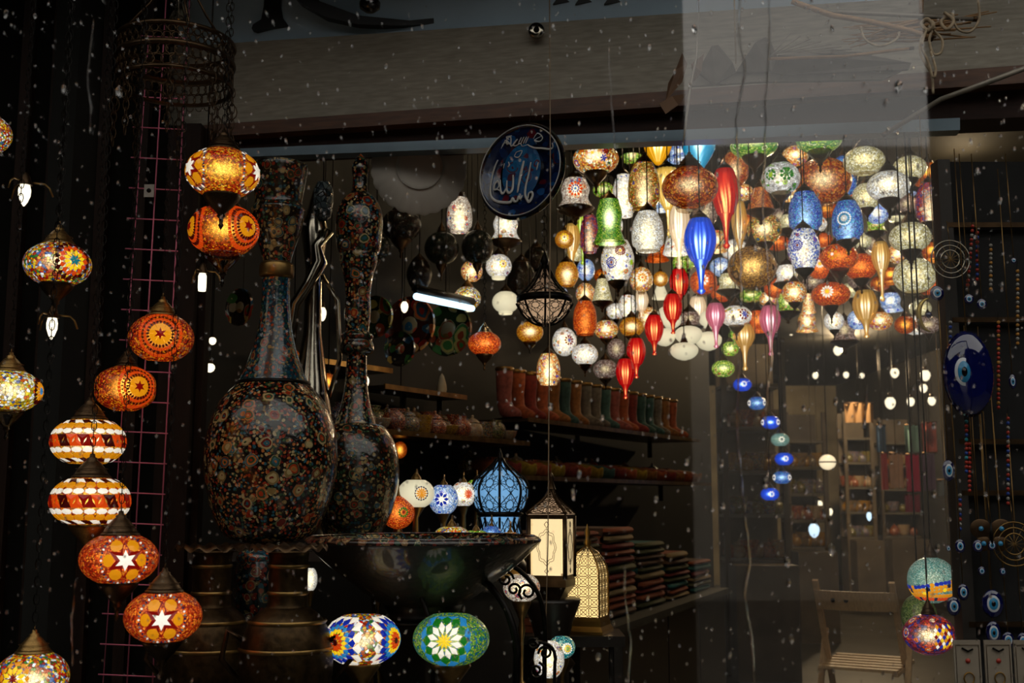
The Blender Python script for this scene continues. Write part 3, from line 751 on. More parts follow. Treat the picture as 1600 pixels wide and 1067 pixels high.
L(1388, 291, 66, 42, 4.0, 'globe', 'white', 'silver-white mirrored globe pendant, right of the crowd', cup=BRONZE)
L(1421, 263, 52, 34, 4.6, 'globe', 'cream', 'small white and cream globe pendant beside the silver-white one', cup=BRONZE)
L(1354, 307, 44, 38, 4.5, 'globe', 'cream', 'cream globe pendant tucked under the silver-white one', cup=BRONZE)
L(1258, 332, 52, 62, 4.25, 'jar', 'blue', 'blue bead jar pendant under the big orange one', cup=BRONZE)
meds(L(1324, 346, 48, 62, 4.05, 'jar', 'blue', 'blue jar pendant with a white and turquoise sunburst', cup=BRONZE), (-12, 0, D3))
meds(L(1256, 390, 50, 62, 4.0, 'tulip', 'whiteblue', 'white pendant speckled blue with a dark V-shaped holder', cup=BRONZE), (-22, .1, D6))
L(1188, 312, 46, 36, 4.55, 'cone', 'dkorange', 'orange cone pendant under the green leaf lamp', cup=BRONZE)
L(1194, 358, 54, 44, 4.7, 'globe', 'ambermix', 'amber glass pendant behind the hanging brown one', cup=BRONZE)
L(1175, 418, 76, 66, 4.2, 'ball', 'goldbrown', 'large golden-brown filigree-patterned pendant', rim=CLEAR)
L(1422, 371, 64, 42, 4.1, 'globe', 'cream', 'cream yellow globe pendant with a wide rim near the dark stall', cup=BRONZE)
L(1429, 431, 66, 50, 4.25, 'globe', 'cream', 'cream mosaic globe pendant with its bulb shining, lowest cream one', rim=CLEAR)
meds(L(1311, 402, 58, 38, 4.3, 'globe', 'orangered', 'orange globe pendant with yellow blossoms', cup=SMOK), (-20, 0, ((6, 0, .1, 'white'), (6, .1, .3, 'amber'))), (30, .1, ((5, 0, .2, 'amber'),)))
L(1345, 417, 50, 38, 4.55, 'globe', 'orangered', 'orange globe pendant to the right of the blossomed one', cup=BRONZE)
meds(L(1281, 416, 42, 36, 4.7, 'globe', 'orangered', 'orange flowered globe pendant to the left of the blossomed one'), (0, 0, D4))
meds(L(1298, 460, 60, 36, 4.35, 'wide', 'orangered', 'flat orange globe pendant with a white and yellow daisy', cup=BRONZE), (-10, 0, D4))
GLs(1352, 477, 38, 46, 4.6, 'champagne', 'champagne glass drop pendant lowest at the right', tail=28)
GLs(1376, 400, 28, 44, 4.4, 'champagne', 'narrow golden glass drop pendant left of the cream globes', tail=50)
L(1452, 318, 42, 62, 4.7, 'jar', 'purple', 'purple and red mosaic jar at the right border of the crowd', cup=BRONZE)
L(1241, 457, 38, 32, 5.0, 'globe', 'warm', 'yellow globe pendant with blue spots below the speckled V lamp', cup=BRONZE)
L(1263, 474, 24, 30, 5.3, 'cone', 'warm', 'small yellow and orange cone pendant next to the daisy lamp')
L(886, 429, 37, 36, 4.8, 'tulip', 'amber', 'white and amber cup-shaped pendant above the filigree lantern', rim=CLEAR)
L(914, 497, 37, 52, 4.6, 'jar', 'orangered', 'speckled orange jar pendant right of the filigree lantern', rim=CLEAR)
meds(L(882, 534, 38, 44, 4.9, 'ball', 'whiteflower', 'round pendant with a big red flower and blue heart'), (22, 0, ((6, 0, .2, 'blue'), (9, .16, .42, 'red'), (12, .4, .62, 'white'))))
L(914, 554, 41, 31, 4.7, 'globe', 'whiteflower', 'bright white globe pendant with small coloured flowers', rim=CLEAR, cup=BRONZE)
L(947, 515, 38, 27, 5.0, 'globe', 'warm', 'pale flowered globe pendant between the orange jar and amber globe', cup=SMOK)
L(987, 511, 39, 28, 5.0, 'globe', 'amber', 'golden amber globe pendant with dark discs', cup=SMOK)
meds(L(1002, 437, 36, 40, 4.9, 'ball', 'warm', 'orange and yellow daisy ball pendant', rim=CLEAR), (5, 0, ((8, 0, .15, 'orange'), (10, .14, .4, 'amber'), (12, .38, .6, 'white'))))
L(981, 479, 30, 34, 5.15, 'tulip', 'whiteflower', 'pale pink pendant with blue flowers', cup=SMOK)
meds(L(941, 454, 34, 36, 4.8, 'cone', 'cream', 'cream lace lamp shade beside the filigree lantern', cup=BRONZE), (8, .0, D4))
for (x, y, Y, lab) in [(1061, 441, 4.9, 'highest of the red ribbed glass drops'), (1051, 480, 4.75, 'red ribbed glass drop in front of white opal shades'), (1022, 513, 4.8, 'red ribbed glass drop left of the opal shades'), (994, 549, 4.85, 'red ribbed glass drop second from the bottom'), (977, 581, 4.8, 'lowest of the red ribbed glass drops')]:
    GLs(x, y, 29, 40, Y, 'red', lab, tail=22)
meds(L(1099, 441, 43, 36, 4.9, 'globe', 'orangered', 'orange and white globe pendant behind the tail of the blue drop', rim=CLEAR), (0, 0, ((6, 0, .12, 'red'), (8, .12, .4, 'white'))))
for (x, y, w_, h_, Y, tl, lab) in [(1045, 497, 40, 32, 5.1, 35, 'tilted opal white shade behind a red drop'), (1039, 527, 34, 28, 5.0, -12, 'opal white shade leftmost in the opal group'), (1076, 524, 43, 30, 4.95, 0, 'opal white shade in the middle of the opal group'),
        (1069, 549, 44, 28, 4.85, 0, 'lowest opal white shade'), (1107, 533, 41, 30, 5.05, 0, 'opal white shade rightmost in the opal group'), (1108, 500, 32, 30, 5.3, 0, 'opal white shade behind the pink glass drop')]:
    L(x, y, w_, h_, Y, 'egg', OPAL, lab, tilt=tl, name='pendant_opal_lamp')
GLs(1118, 492, 30, 36, 4.8, 'pink', 'pale pink glass drop beside the opal shades', tail=34)
GLs(1203, 499, 32, 42, 4.75, 'pink', 'pink glass drop lower right with long tail', tail=36)
meds(L(1150, 494, 48, 30, 4.85, 'globe', 'whiteflower', 'white globe pendant with red and blue flowers near the pink drop', cup=SMOK), (32, 0, ((6, 0, .22, 'blue'), (8, .2, .36, 'red'))))
L(1141, 545, 27, 21, 5.2, 'globe', 'lime', 'small green globe pendant right of the opal shades')
L(1130, 576, 36, 24, 5.1, 'globe', 'lime', 'yellow-green globe pendant at the head of the blue row')
GLs(1163, 524, 32, 34, 4.85, 'champagne', 'flared golden glass pendant above the blue row', tail=38)
L(963, 545, 28, 32, 5.2, 'ball', 'smoke', 'smoky grey speckled ball pendant')
L(946, 577, 38, 28, 5.1, 'globe', 'smoke', 'smoky rose speckled globe pendant', cup=SMOK)
L(1032, 436, 24, 24, 5.1, 'ball', 'amber', 'small gold ball pendant above a frosted one')
L(1032, 457, 28, 20, 5.25, 'cone', OPAL, 'small frosted cone shade under the gold ball', name='pendant_opal_lamp')
L(857, 577, 37, 48, 4.75, 'jar', 'warm', 'amber jar pendant behind the hanging wire, above the shelves')
L(828, 519, 42, 30, 4.6, 'globe', 'amber', 'amber and white globe pendant under the filigree lantern', cup=SMOK)
L(790, 472, 42, 31, 4.7, 'globe', OPAL, 'white globe pendant with fine dark drawing', rim=OPAL)
L(730, 466, 43, 33, 4.5, 'globe', 'yellowmix', 'yellow chequered globe pendant beside the light tube', rim=OPAL, cap=BRONZE2)
meds(L(779, 416, 41, 34, 4.6, 'globe', 'whiteflower', 'white globe pendant with coloured flowers in a dark crowd', rim=OPAL), (20, 0, ((6, 0, .12, 'red'), (8, .12, .32, 'yellow'))))
L(757, 537, 52, 34, 4.15, 'globe', 'orangered', 'orange-red globe pendant hanging low on its own', cap=CHROME, cup=BRONZE, chain=True)
L(737, 424, 34, 30, 4.75, 'globe', 'warm', 'multicoloured globe pendant above the yellow chequered one')
L(790, 356, 48, 42, 4.7, 'bell', 'whiteflower', 'bright white flowered shade below the calligraphy plate', cup=BRONZE)
L(718, 336, 40, 54, 4.8, 'jar', 'whitered', 'white and red leaf-pattern lamp between the two plates')
meds(L(882, 374, 30, 28, 4.7, 'ball', 'amber', 'small golden ball pendant with dark daisies'), (0, 0, ((6, 0, .14, 'dred'), (8, .2, .45, 'yellow'))))
L(700, 275, 44, 44, 4.6, 'globe', 'whitered', 'dim red and white lamp above, behind the plates')
L(838, 405, 40, 36, 5.0, 'globe', 'darkmix', 'unlit brown globe pendant above the filigree lantern')
for (x, y, w_, h_, Y, sh, mt, lab) in [(690, 388, 54, 52, 4.2, 'ball', 'darkgreen', 'unlit dark green ball pendant, left of two'), (746, 386, 50, 54, 4.3, 'ball', 'darkgreen', 'unlit dark green ball pendant, right of two'), (627, 352, 62, 46, 4.0, 'globe', 'darkmix', 'unlit rusty brown globe pendant under the white plate'),
        (588, 385, 44, 44, 4.3, 'ball', 'darkgreen', 'unlit green pendant beside the tall slim vase'), (655, 430, 40, 44, 4.5, 'tulip', 'darkmix', 'unlit tulip-shaped pendant above the light tube'), (815, 440, 46, 60, 5.0, 'jar', 'darkmix', 'unlit large brown jar pendant behind the filigree lantern'),
        (1102, 330, 40, 46, 5.0, 'globe', 'smoke', 'dim rose globe pendant behind the deep orange one'), (1200, 420, 36, 30, 5.4, 'globe', 'darkmix', 'unlit small pendant deep behind the golden-brown one')]:
    L(x, y, w_, h_, Y, sh, mt, lab, cup=BRONZE)
GLs(910, 350, 26, 50, 4.9, 'limeg', 'narrow lime glass drop left of the green bell', tail=40)
GLs(1060, 345, 34, 60, 4.7, 'clear', 'clear glass drop behind the deep orange globe', tail=46)
GLs(893, 372, 26, 44, 4.9, 'champagne', 'golden glass drop beside the small golden ball', tail=50)
GLs(1155, 345, 24, 60, 4.6, 'champagne', 'slim golden glass drop right of the red one', tail=40)
GLs(1002, 470, 22, 30, 5.5, 'clear', 'small clear glass drop deep in the crowd', tail=10)
GLs(1090, 480, 26, 34, 5.5, 'clear', 'clear glass drop behind the opal shades', tail=10)
# deep rows filling the back of the crowd
deep = [('warm', 'small amber lamp'), ('whiteflower', 'small white flowered lamp'), ('orangered', 'small orange lamp'), ('lime', 'small lime lamp'), ('paleblue', 'small pale blue lamp'), ('cream', 'small cream lamp'), ('redamber', 'small red lamp'), ('smoke', 'small dim rose lamp')]
rd = random.Random(9)
rows = [(915, 460), (960, 350), (1030, 395), (1075, 410), (1125, 415), (1140, 440), (1165, 350), (1215, 335), (1240, 300), (1275, 350), (1290, 375), (1365, 350), (1370, 335), (1400, 335), (1445, 275), (1340, 440), (1400, 400), (1230, 430), (1125, 460), (1175, 465),
        (1395, 470), (1440, 480), (1110, 260), (1200, 300), (1245, 240), (1265, 300), (1335, 320), (1375, 270), (1410, 300), (1230, 345), (1290, 330), (1370, 385), (1120, 380), (1145, 395), (1215, 380), (1230, 475), (1340, 500), (1330, 455), (1390, 430), (1270, 440), (1200, 470), (1460, 350), (1455, 440), (940, 300), (1035, 320), (1065, 320), (945, 430), (1080, 500), (1010, 500), (965, 490), (1180, 500), (1150, 520), (870, 460), (900, 400), (1415, 510), (1450, 510), (1260, 505), (1300, 500), (1215, 450), (1060, 415), (915, 425), (1340, 285), (1455, 395), (1415, 320), (1160, 300), (1200, 255), (1130, 235), (985, 245), (1060, 240), (1345, 375), (1375, 440), (1320, 515), (1375, 505), (1430, 505)]
used_an = set()
ANCH = [(931, 249, 'warm orange flowered globe'), (1078, 293, 'large deep orange globe'), (952, 346, 'green bell'), (1012, 362, 'white mirrored jar'), (1094, 375, 'cobalt blue drop'), (1133, 300, 'red twisted drop'), (965, 408, 'white daisy pendant'),
        (1220, 279, 'green leaf lamp'), (1286, 283, 'big orange bulbous lamp'), (1388, 291, 'silver-white globe'), (1324, 346, 'blue sunburst jar'), (1256, 390, 'blue speckled V lamp'), (1175, 418, 'golden-brown filigree lamp'), (1422, 371, 'wide-rimmed cream globe'),
        (1429, 431, 'lowest cream globe'), (1311, 402, 'blossomed orange globe'), (1298, 460, 'orange daisy lamp'), (1352, 477, 'champagne drop'), (1203, 499, 'pink drop'), (1061, 441, 'highest small red drop')]
for i, (x, y) in enumerate(rows):
    mt, nm = deep[i % len(deep)]
    an = min(ANCH, key=lambda a: (a[0]-x)**2+(a[1]-y)**2+ (5000 if (a[2], nm) in used_an else 0)); used_an.add((an[2], nm))
    dx, dy = x-an[0], y-an[1]
    wh = ('left of' if dx < 0 else 'right of') if abs(dx) > abs(dy) else ('above' if dy < 0 else 'below')
    nm2 = nm+' deep in the crowd, '+wh+' the '+an[2]
    t, *_ = lamp(x+rd.uniform(-4, 4), y+rd.uniform(-4, 4), rd.uniform(28, 42), rd.uniform(22, 32), rd.uniform(5.0, 7.0), ['globe', 'ball', 'bell'][i % 3], MO[mt], nm2, name='pendant_lamp', group='deepest lamps of the crowd', cup=BRONZE if i % 2 else None, seg=20, rings=8)

# blue row descending
CASC = [(1160, 601), (1183, 630), (1204, 660), (1219, 687), (1225, 717), (1222, 746), (1203, 772)]
for i, (x, y) in enumerate(CASC):
    lab = ['topmost blue eye lamp of the descending row', 'second blue lamp from the top of the descending row', 'third blue lamp from the top of the descending row', 'pale green-blue lamp, fourth in the descending row', 'fifth blue eye lamp of the descending row', 'sixth blue lamp, last but one of the descending row', 'lowest blue eye lamp of the descending row'][i]
    r = lamp(x, y, 29, 19, 6.0, 'globe', MO['tealwhite'] if i == 3 else GL['blue'] if i % 2 == 0 else MO['blue'], lab, group='blue lamps hanging in a descending row', seg=24, cap=BRONZE)
    ey = ((6, 0, .14, 'navy'), (8, .12, .34, 'white'))
    meds(r, *([(10, 0, ey)] if i not in (1, 2, 5) else [(-60, 0, ey), (55, 0, ey)]))
# bottom right trio beside the stall
g = 'globe lamps beside the dark stall'
t, R, k, f = lamp(1456, 906, 74, 70, 2.95, 'ball', MO['tealwhite'], 'pale green lamp with an amber lower half and blue edging', group=g, seg=40, rings=16)
TL = Tiler(t, R, k, f)
for j, (zz, c) in enumerate([(-.15, 'blue'), (-.3, 'amber'), (-.45, 'amber'), (-.6, 'amber'), (-.74, 'orange')]):
    for i in range(-9, 10):
        rr = f(zz/k); TL.one(blob((0, .14*math.sin(i*.25)*(j < 3)), .07*1.2*rr+.02, .085, 6), c if (i+j) % 5 else ['amber', 'navy', 'yellow'][j % 3], i*10.5, zz, .02)
t, R, k, f = lamp(1436, 962, 54, 66, 3.15, 'ball', mosaic('beads_dim_green', ['#406028', '#607838', '#304820', '#889050'], .5, 24, hot=.1), 'dim green bead lamp between the two bright ones', group=g, seg=32)
t, R, k, f = lamp(1452, 991, 80, 62, 2.9, 'ball', MO['purple'], 'purple speckled lamp with chequered red and yellow glass', group=g, seg=40, rings=16)
TL = Tiler(t, R, k, f)
for j in range(-3, 4):
    for i in range(5): TL.one([(-.07, 0), (0, -.09), (.07, 0), (0, .09)], ['red', 'yellow', 'white', 'amber', 'blue'][(i*2+j) % 5], 14+i*9+(j % 2)*4.5, j*.125, .02)
# ------------------------------------------------------------------ filigree crown and wire grid, far left
def filigree_band(mb, R, z0, z1, n, r=.002):
    """rows of little rings round a hoop"""
    h = (z1-z0); m = 2
    for j in range(m):
        zc = z0+h*(j+.5)/m; rr = h/m*.52
        for i in range(n):
            a = 2*PI*(i+.5*j)/n
            mb.tube([((R)*math.cos(a+rr/R*math.cos(q)), R*math.sin(a+rr/R*math.cos(q)), zc+rr*math.sin(q)) for q in [2*PI*k/7 for k in range(7)]], r, 3, closed=True)
def hoop(R, z, h, th=.004): return [(R, z-h/2), (R+th, z-h/2), (R+th*1.6, z), (R+th, z+h/2), (R, z+h/2), (R, z-h/2)]
Yc = 2.62; c = P(274, 110, Yc); s = S(110, Yc); R = 88*s
t = thing('filigree_crown', 'dark bronze openwork hoop chandelier hanging high over the orange globe lamps', 'chandelier', c)
for z, h in ((42, 7), (12, 9), (-26, 6)): part('hoop', MB().lathe(hoop(R if z > -20 else R*.98, z*s, h*s), 48), BRONZE, t)
for z0, z1 in ((16, 38), (-24, 8)):
    mb = MB(); filigree_band(mb, R, z0*s, z1*s, 44); part('filigree_band', mb, BRONZE, t)
mb = MB()
for i in range(36):
    a = 2*PI*i/36; rr = 6*s
    mb.tube([(R*.98*math.cos(a+rr/R*math.cos(q)), R*.98*math.sin(a+rr/R*math.cos(q)), -31*s-rr*math.sin(q)) for q in [PI*k/5 for k in range(6)]], .0012, 3)
part('scalloped_edge', mb, BRONZE, t)
for i in range(8):
    a = 2*PI*i/8+.2; x, y = R*math.cos(a), R*math.sin(a)
    mb = chain_mb(-120*s, -30*s, .024, .007, .0015); o = part('hanging_chain', mb, BRONZE, t, loc=(x, y, 0))
    part('pendant_loop', MB().tube([(8*s*math.cos(q), 0, -62*s+12*s*math.sin(q)) for q in [2*PI*k/10 for k in range(10)]], .0015, 4, closed=True), BRONZE, o)
for i in range(4):
    a = 2*PI*i/4+.5; mb = MB()
    mb.tube([(R*math.cos(a), R*math.sin(a), 40*s), (R*.5*math.cos(a), R*.5*math.sin(a), 100*s), (.008*math.cos(a), .008*math.sin(a), 168*s)], .003, 4)
    part('crown_arm', mb, BRONZE, t)
part('chain', chain_mb(165*s, CEIL+.02-c.z, .03, .009, .002), BRONZE, t)
part('bulb_holder', MB().lathe([(.001, 165*s), (10*s, 150*s), (14*s, 120*s), (8*s, 110*s), (16*s, 80*s), (0, 78*s)], 12), CHROME, t)

PINKW = plain('mauve_painted_wire', '#d8708c', .5, .2, .15, 20)
tg = thing('wire_grid', 'mauve wire grid panel hanging on the dark wall behind the left lamps', 'grid panel', P(235, 600, 2.92))
base = P(235, 600, 2.92)
def wire(a, b, r=.0019): part('wire', MB().tube([P(*a, 2.92)-base, P(*b, 2.92)-base], r, 5), PINKW, tg)
wire((263, -60), (196, 1110)); wire((296, 0), (236, 1110)); wire((232, 60), (158, 1110), .0013)
for i in range(23):
    y = 58+47.5*i; f_ = (y+60)/1170
    wire((232-74*f_-8, y-2), (300-62*f_+2, y+2))
c = P(233, 298, 2.9); t = thing('price_tag', 'small grey square tag fixed on the wire grid', 'tag', c)
part('card', MB().box((0, 0, 0), (.026, .003, .034)), plain('grey_card', '#a8a49c', .6, 0, .1), t); part('hole', MB().lathe([(.006, 0), (.006, .003), (0, .003)], 10, M=Matrix.Rotation(PI/2, 4, 'X')), BLACKM, t)

# ------------------------------------------------------------------ sign on the fascia
LET = plain('black_raised_letter', '#1a1a1c', .45, 0, .15)
def flatpoly(name, pts, Y, th, mat, label, cat, parent=None, group=None):
    """a raised shape outlined by pixels on the board"""
    q = [P(x, y, Y) for x, y in pts]; c = sum(q, Vector())/len(q); n = len(q)
    vs = [v-c for v in q]+[v-c+Vector((0, th, 0)) for v in q]
    mb = MB().add(vs, [tuple(range(n)), tuple(range(2*n-1, n-1, -1))]+[(i, i+n, (i+1) % n+n, (i+1) % n) for i in range(n)])
    o = part(name, mb, mat, parent, loc=c)
    if not parent: tag(o, label, cat, group)
    return o
def sY(px): return FY(px)-.03
g = 'raised letters on the blue-grey board'
flatpoly('sign_letter', [(416, -70), (441, -70), (439, 10), (442, 28), (451, 41), (424, 43), (400, 47), (393, 44), (395, 38), (408, 30), (412, 10)], sY(420), .03, LET, 'black serifed stem of a letter on the blue-grey board', 'letter', group=g)
up = [(455, -40), (500, 2), (560, 24), (640, 32), (720, 24), (790, 6), (840, -40)]; lo_ = [(870, -40), (822, 8), (770, 24), (700, 35), (630, 40), (560, 38), (510, 27), (470, 4), (430, -40)]
flatpoly('sign_letter', up+lo_, sY(650), .03, LET, 'sweeping black underline curve of the shop sign', 'letter', group=g)
for x0, lab in ((870, 'short black letter foot near the middle of the sign'), (905, 'short black letter foot right of the curve'), (950, 'short black letter foot farthest right on the sign')):
    flatpoly('sign_letter', [(x0, -60), (x0+14, -60), (x0+14, -2), (x0+20, 3), (x0-6, 6), (x0, -2)], sY(x0), .03, LET, lab, 'letter', group=g)
c = P(838, 48, sY(838)-.05); t = thing('rosette_screw', 'small round glass-headed screw on the grey fascia board', 'screw', c)
MX = Matrix.Rotation(PI/2, 4, 'X'); s = S(48, c.y)
part('disc', MB().lathe([(0, -.004), (13*s, -.004), (13*s, .004), (11*s, .008), (5*s, .008), (0, .008)], 18, M=MX), CHROME, t); part('screw_head', MB().lathe([(5*s, .008), (4*s, .016), (0, .017)], 12, M=MX), BLACKM, t)
c = P(578, 2, 3.0); t = thing('pendant_bulb', 'clear glass bulb hanging unlit before the shop sign', 'light bulb', c)
part('glass_bulb', MB().lathe([(.008, .035), (.012, .02), (.03, -.005), (.028, -.02), (.012, -.032), (0, -.034)], 18), SMOK, t); part('socket', MB().lathe([(0, .08), (.012, .075), (.012, .035), (.008, .03)], 12), BLACKM, t); part('cord', MB().tube([(0, 0, .07), (0, 0, CEIL-c.z)], .002, 4), BLACKM, t)

# ------------------------------------------------------------------ plates
# scalloped white plate seen from behind
Yp = 3.27; c = P(655, 262, Yp); s = S(262, Yp); R = 73*s
def scallop_lathe(prof, n, lobes, amp):
    vs = []; fs = []
    for r, z in prof:
        for i in range(n):
            a = 2*PI*i/n; rr = r*(1+amp*abs(math.sin(lobes*a/2))*(r/prof[0][0])**3); vs.append((rr*math.cos(a), rr*math.sin(a), z))
    for k in range(len(prof)-1):
        for i in range(n): fs.append((k*n+i, k*n+(i+1) % n, (k+1)*n+(i+1) % n, (k+1)*n+i))
    return vs, fs
t = thing('hanging_plate', 'greyish white scalloped plate hung with its back showing, cut by the beam', 'plate', c); t.rotation_euler = (0, 0, .12)
v, fc = scallop_lathe([(R, .012), (R*.97, .006), (R*.6, -.004), (R*.50, -.006), (R*.48, -.006), (0, -.003)], 96, 24, .035)
PL = plain('unglazed_white_clay', '#b8b0a4', .5, 0, .08, 8)
part('plate_back', MB().add(v, fc, 0, True, MX.inverted()), PL, t)
part('foot_ring', MB().lathe([(R*.5, -.003), (R*.5, -.014), (R*.46, -.014), (R*.46, -.003)], 40, M=MX.inverted()), PL, t)
part('plate_face', MB().add(*scallop_lathe([(R, .0125), (R*.6, .02), (0, .012)], 96, 24, .035), 0, True, MX.inverted()), floral('painted_plate', '#1c2850', ['#a03020', '#c8a060', '#204878'], 12, 40), t)
# calligraphy plate
Yp = 2.98; c = P(815, 268, Yp); s = S(268, Yp); R = 79*s
t = thing('calligraphy_plate', 'dark blue ceramic plate with white flowing Arabic script, hanging in front of the lamps', 'plate', c)
t.rotation_euler = (math.radians(-4), math.radians(4), math.radians(-32))
PB = floral('painted_cobalt_ground', '#071840', ['#0e3a66', '#0a2c5c', '#16508a', '#5c1220', '#0e2858'], 9, 34, lines='#3c3418')
PR = floral('painted_plate_border', '#080c20', ['#3c1010', '#5a4a18', '#10204a', '#0c2a20'], 16, 40, lines='#54441c')
part('plate_body', MB().lathe([(R*.5, -.02), (R*.98, -.004), (R, .002), (R*.97, .006), (R*.90, .004)], 64, M=MX), PR, t)
part('plate_center', MB().lathe([(R*.90, .004), (R*.80, .001), (R*.5, -.002), (0, -.002)], 64, M=MX), PB, t)
part('sky_blue_field', MB().lathe([(R*.52, .0015), (R*.3, .0018), (0, .0018)], 40, M=MX @ Matrix.Diagonal((.85, 1.1, 1, 1))), floral('painted_sky_field', '#0c4a80', ['#0e5890', '#105a8c', '#4c1a30', '#1468a0'], 20, 46, lines='#2c80b0'), t)
WHT = plain('white_glaze', '#c8c8c4', .4, 0, .05, bump=0)
def strk(pts, wd, name='script_stroke'):
    """crop coordinates of the plate (rx 335, ry 390 about 795,415) onto its face"""
    q = []
    # smooth
    for i in range(len(pts)-1):
        p0 = pts[max(i-1, 0)]; p1 = pts[i]; p2 = pts[i+1]; p3 = pts[min(i+2, len(pts)-1)]
        for u in (0, .25, .5, .75):
            q.append(tuple(.5*((2*p1[k])+(-p0[k]+p2[k])*u+(2*p0[k]-5*p1[k]+4*p2[k]-p3[k])*u*u+(-p0[k]+3*p1[k]-3*p2[k]+p3[k])*u**3) for k in (0, 1)))
    q.append(pts[-1])
    pp = [((x-795)/335*R, -.0055-(.006 if math.hypot((x-795)/335, (y-415)/390) > .8 else 0), -(y-415)/390*R) for x, y in q]
    n = len(pp); rr = [wd*R/335*(.45+.55*math.sin(PI*min(1, (i+1.5)/(n+1)))) for i in range(n)]
    M = Matrix.Diagonal((1, .25, 1, 1)); M[1][3] = -.0035
    part(name, MB().tube(pp, rr, 6, M=M), WHT, t)
strk([(605, 305), (588, 350), (572, 430), (566, 530), (580, 600), (625, 642), (690, 658), (740, 658), (752, 630), (768, 655), (790, 652), (800, 618), (812, 640), (828, 612)], 11)
strk([(812, 335), (800, 420), (792, 500), (786, 588)], 11)
strk([(738, 440), (744, 500), (742, 560), (722, 582), (700, 560), (694, 480)], 10)
strk([(694, 545), (672, 585), (652, 560), (640, 470)], 9)
strk([(648, 560), (620, 545), (598, 545), (600, 500), (622, 480), (634, 520), (612, 552)], 8)
strk([(868, 352), (860, 440), (846, 540), (848, 610), (866, 650), (884, 668), (905, 630), (900, 595), (876, 600), (872, 640)], 10)
strk([(690, 330), (700, 355), (690, 372), (705, 350)], 6); strk([(925, 360), (918, 420)], 5); strk([(660, 340), (655, 380)], 4)
strk([(1020, 215), (1028, 250), (1000, 262), (950, 250), (890, 240), (850, 222), (830, 205)], 7)
strk([(830, 205), (790, 215), (770, 190), (735, 205), (715, 190), (745, 150), (700, 205), (690, 130), (660, 150), (690, 185), (640, 170), (622, 215)], 5)
for x in (775, 795, 815, 832): strk([(x, 140), (x-14, 172), (x-20, 196)], 4)
strk([(870, 165), (890, 128), (915, 130), (940, 165), (920, 190), (880, 175), (930, 150)], 4); strk([(700, 120), (660, 125), (680, 150)], 4)
strk([(630, 200), (650, 150), (668, 190), (655, 120)], 4)
strk([(740, 260), (790, 250), (770, 300), (735, 290), (745, 262)], 4)
ringp = [((.925*R)*math.cos(a), -.0125, (.925*R)*math.sin(a)) for a in [2*PI*i/72 for i in range(72)]]
part('white_rim_line', MB().tube(ringp, .0016, 5, closed=True), WHT, t)
part('hanging_wire', MB().tube([(0, .01, R*.9), (0, .02, R*1.35)], .0012, 4), BLACKM, t)

# ------------------------------------------------------------------ ledge with tall vases, bowl, urns
zl = P(500, 850, 2.8).z
STEEL = plain('dark_shelf_wood', '#1c130c', .5, 0, .3, 8, wood='x')
a, b = P(300, 860, 2.9), P(700, 860, 2.9)
t = thing('display_shelf', 'dark narrow wooden display shelf carrying the tall painted vases', 'shelf', ((a.x+b.x)/2, 3.07, zl-.03))
part('board', MB().box((0, 0, 0), (b.x-a.x, .42, .03)), STEEL, t)
for x in (-.28, .28): part('bracket', MB().box((x, .0, -.6), (.03, .3, 1.17)), STEEL, t)
def pxprof(pts, cx, Y, y0):   # (half width px, y px) -> local profile
    s = S(y0, Y); return [(w_*s, P(cx, y, Y).z-P(cx, y0, Y).z) for w_, y in pts]
def smoothprof(pr, n=4):
    out = []
    for i in range(len(pr)-1):
        p0 = pr[max(i-1, 0)]; p1 = pr[i]; p2 = pr[i+1]; p3 = pr[min(i+2, len(pr)-1)]
        for j in range(n):
            u = j/n; out.append(tuple(.5*((2*p1[k])+(-p0[k]+p2[k])*u+(2*p0[k]-5*p1[k]+4*p2[k]-p3[k])*u*u+(-p0[k]+3*p1[k]-3*p2[k]+p3[k])*u**3) for k in (0, 1)))
    out.append(pr[-1]); return [(max(0, r), z) for r, z in out]
VA = floral('painted_vase_rust', '#16100c', ['#9c3418', '#2a5c6c', '#8c7444', '#2c4c30', '#6c1c10', '#b86c34', '#b8a474'], 23, 120, .2)
VB = floral('painted_vase_teal_neck', '#10303c', ['#1c5468', '#7c2c14', '#204a3c', '#8c7444', '#9c4020', '#14485c'], 30, 110, .2)
VC = floral('painted_vase_beige', '#241c12', ['#7c6840', '#8a3018', '#1e4450', '#4c2412', '#a08858', '#24442c'], 28, 110, .2)
Y1 = 2.92; c = P(420, 842, Y1)
t = thing('painted_vase', 'huge round-bellied painted vase with a tall neck, nearest the door post', 'vase', (c.x, c.y, zl-.015))
q = lambda pts, cx=420, Y=Y1: smoothprof([(r, z+c.z-(zl-.015)) for r, z in pxprof(pts, cx, Y, 842)])
part('belly', MB().lathe([(0, 0)]+q([(60, 842), (72, 832), (88, 800), (101, 750), (104, 715), (99, 670), (82, 628), (56, 600)]), 56), VA, t)
part('neck', MB().lathe(q([(56, 600), (45, 575), (33, 540), (25, 500), (22, 455), (23, 420)]), 40), VB, t)
part('collar', MB().lathe(q([(22, 436), (27, 432), (28, 424), (27, 414), (22, 410)]), 40), BRONZE2, t)
part('flared_mouth', MB().lathe(q([(22, 412), (26, 395), (36, 365), (43, 335), (44, 328), (38, 318), (42, 290), (46, 262), (40, 262), (34, 300)]), 40), VC, t)
part('shoulder_band', MB().lathe(q([(58, 602), (59, 600), (58, 597), (55, 596)]), 48), BLACKM, t)
Y2 = 3.16; c = P(552, 842, Y2)
t = thing('painted_vase', 'slimmer painted vase with beaded collar and onion head, standing behind the bowl', 'vase', (c.x, c.y, zl-.015))
q = lambda pts, cx=552, Y=Y2: smoothprof([(r, z+c.z-(zl-.015)) for r, z in pxprof(pts, cx, Y, 842)])
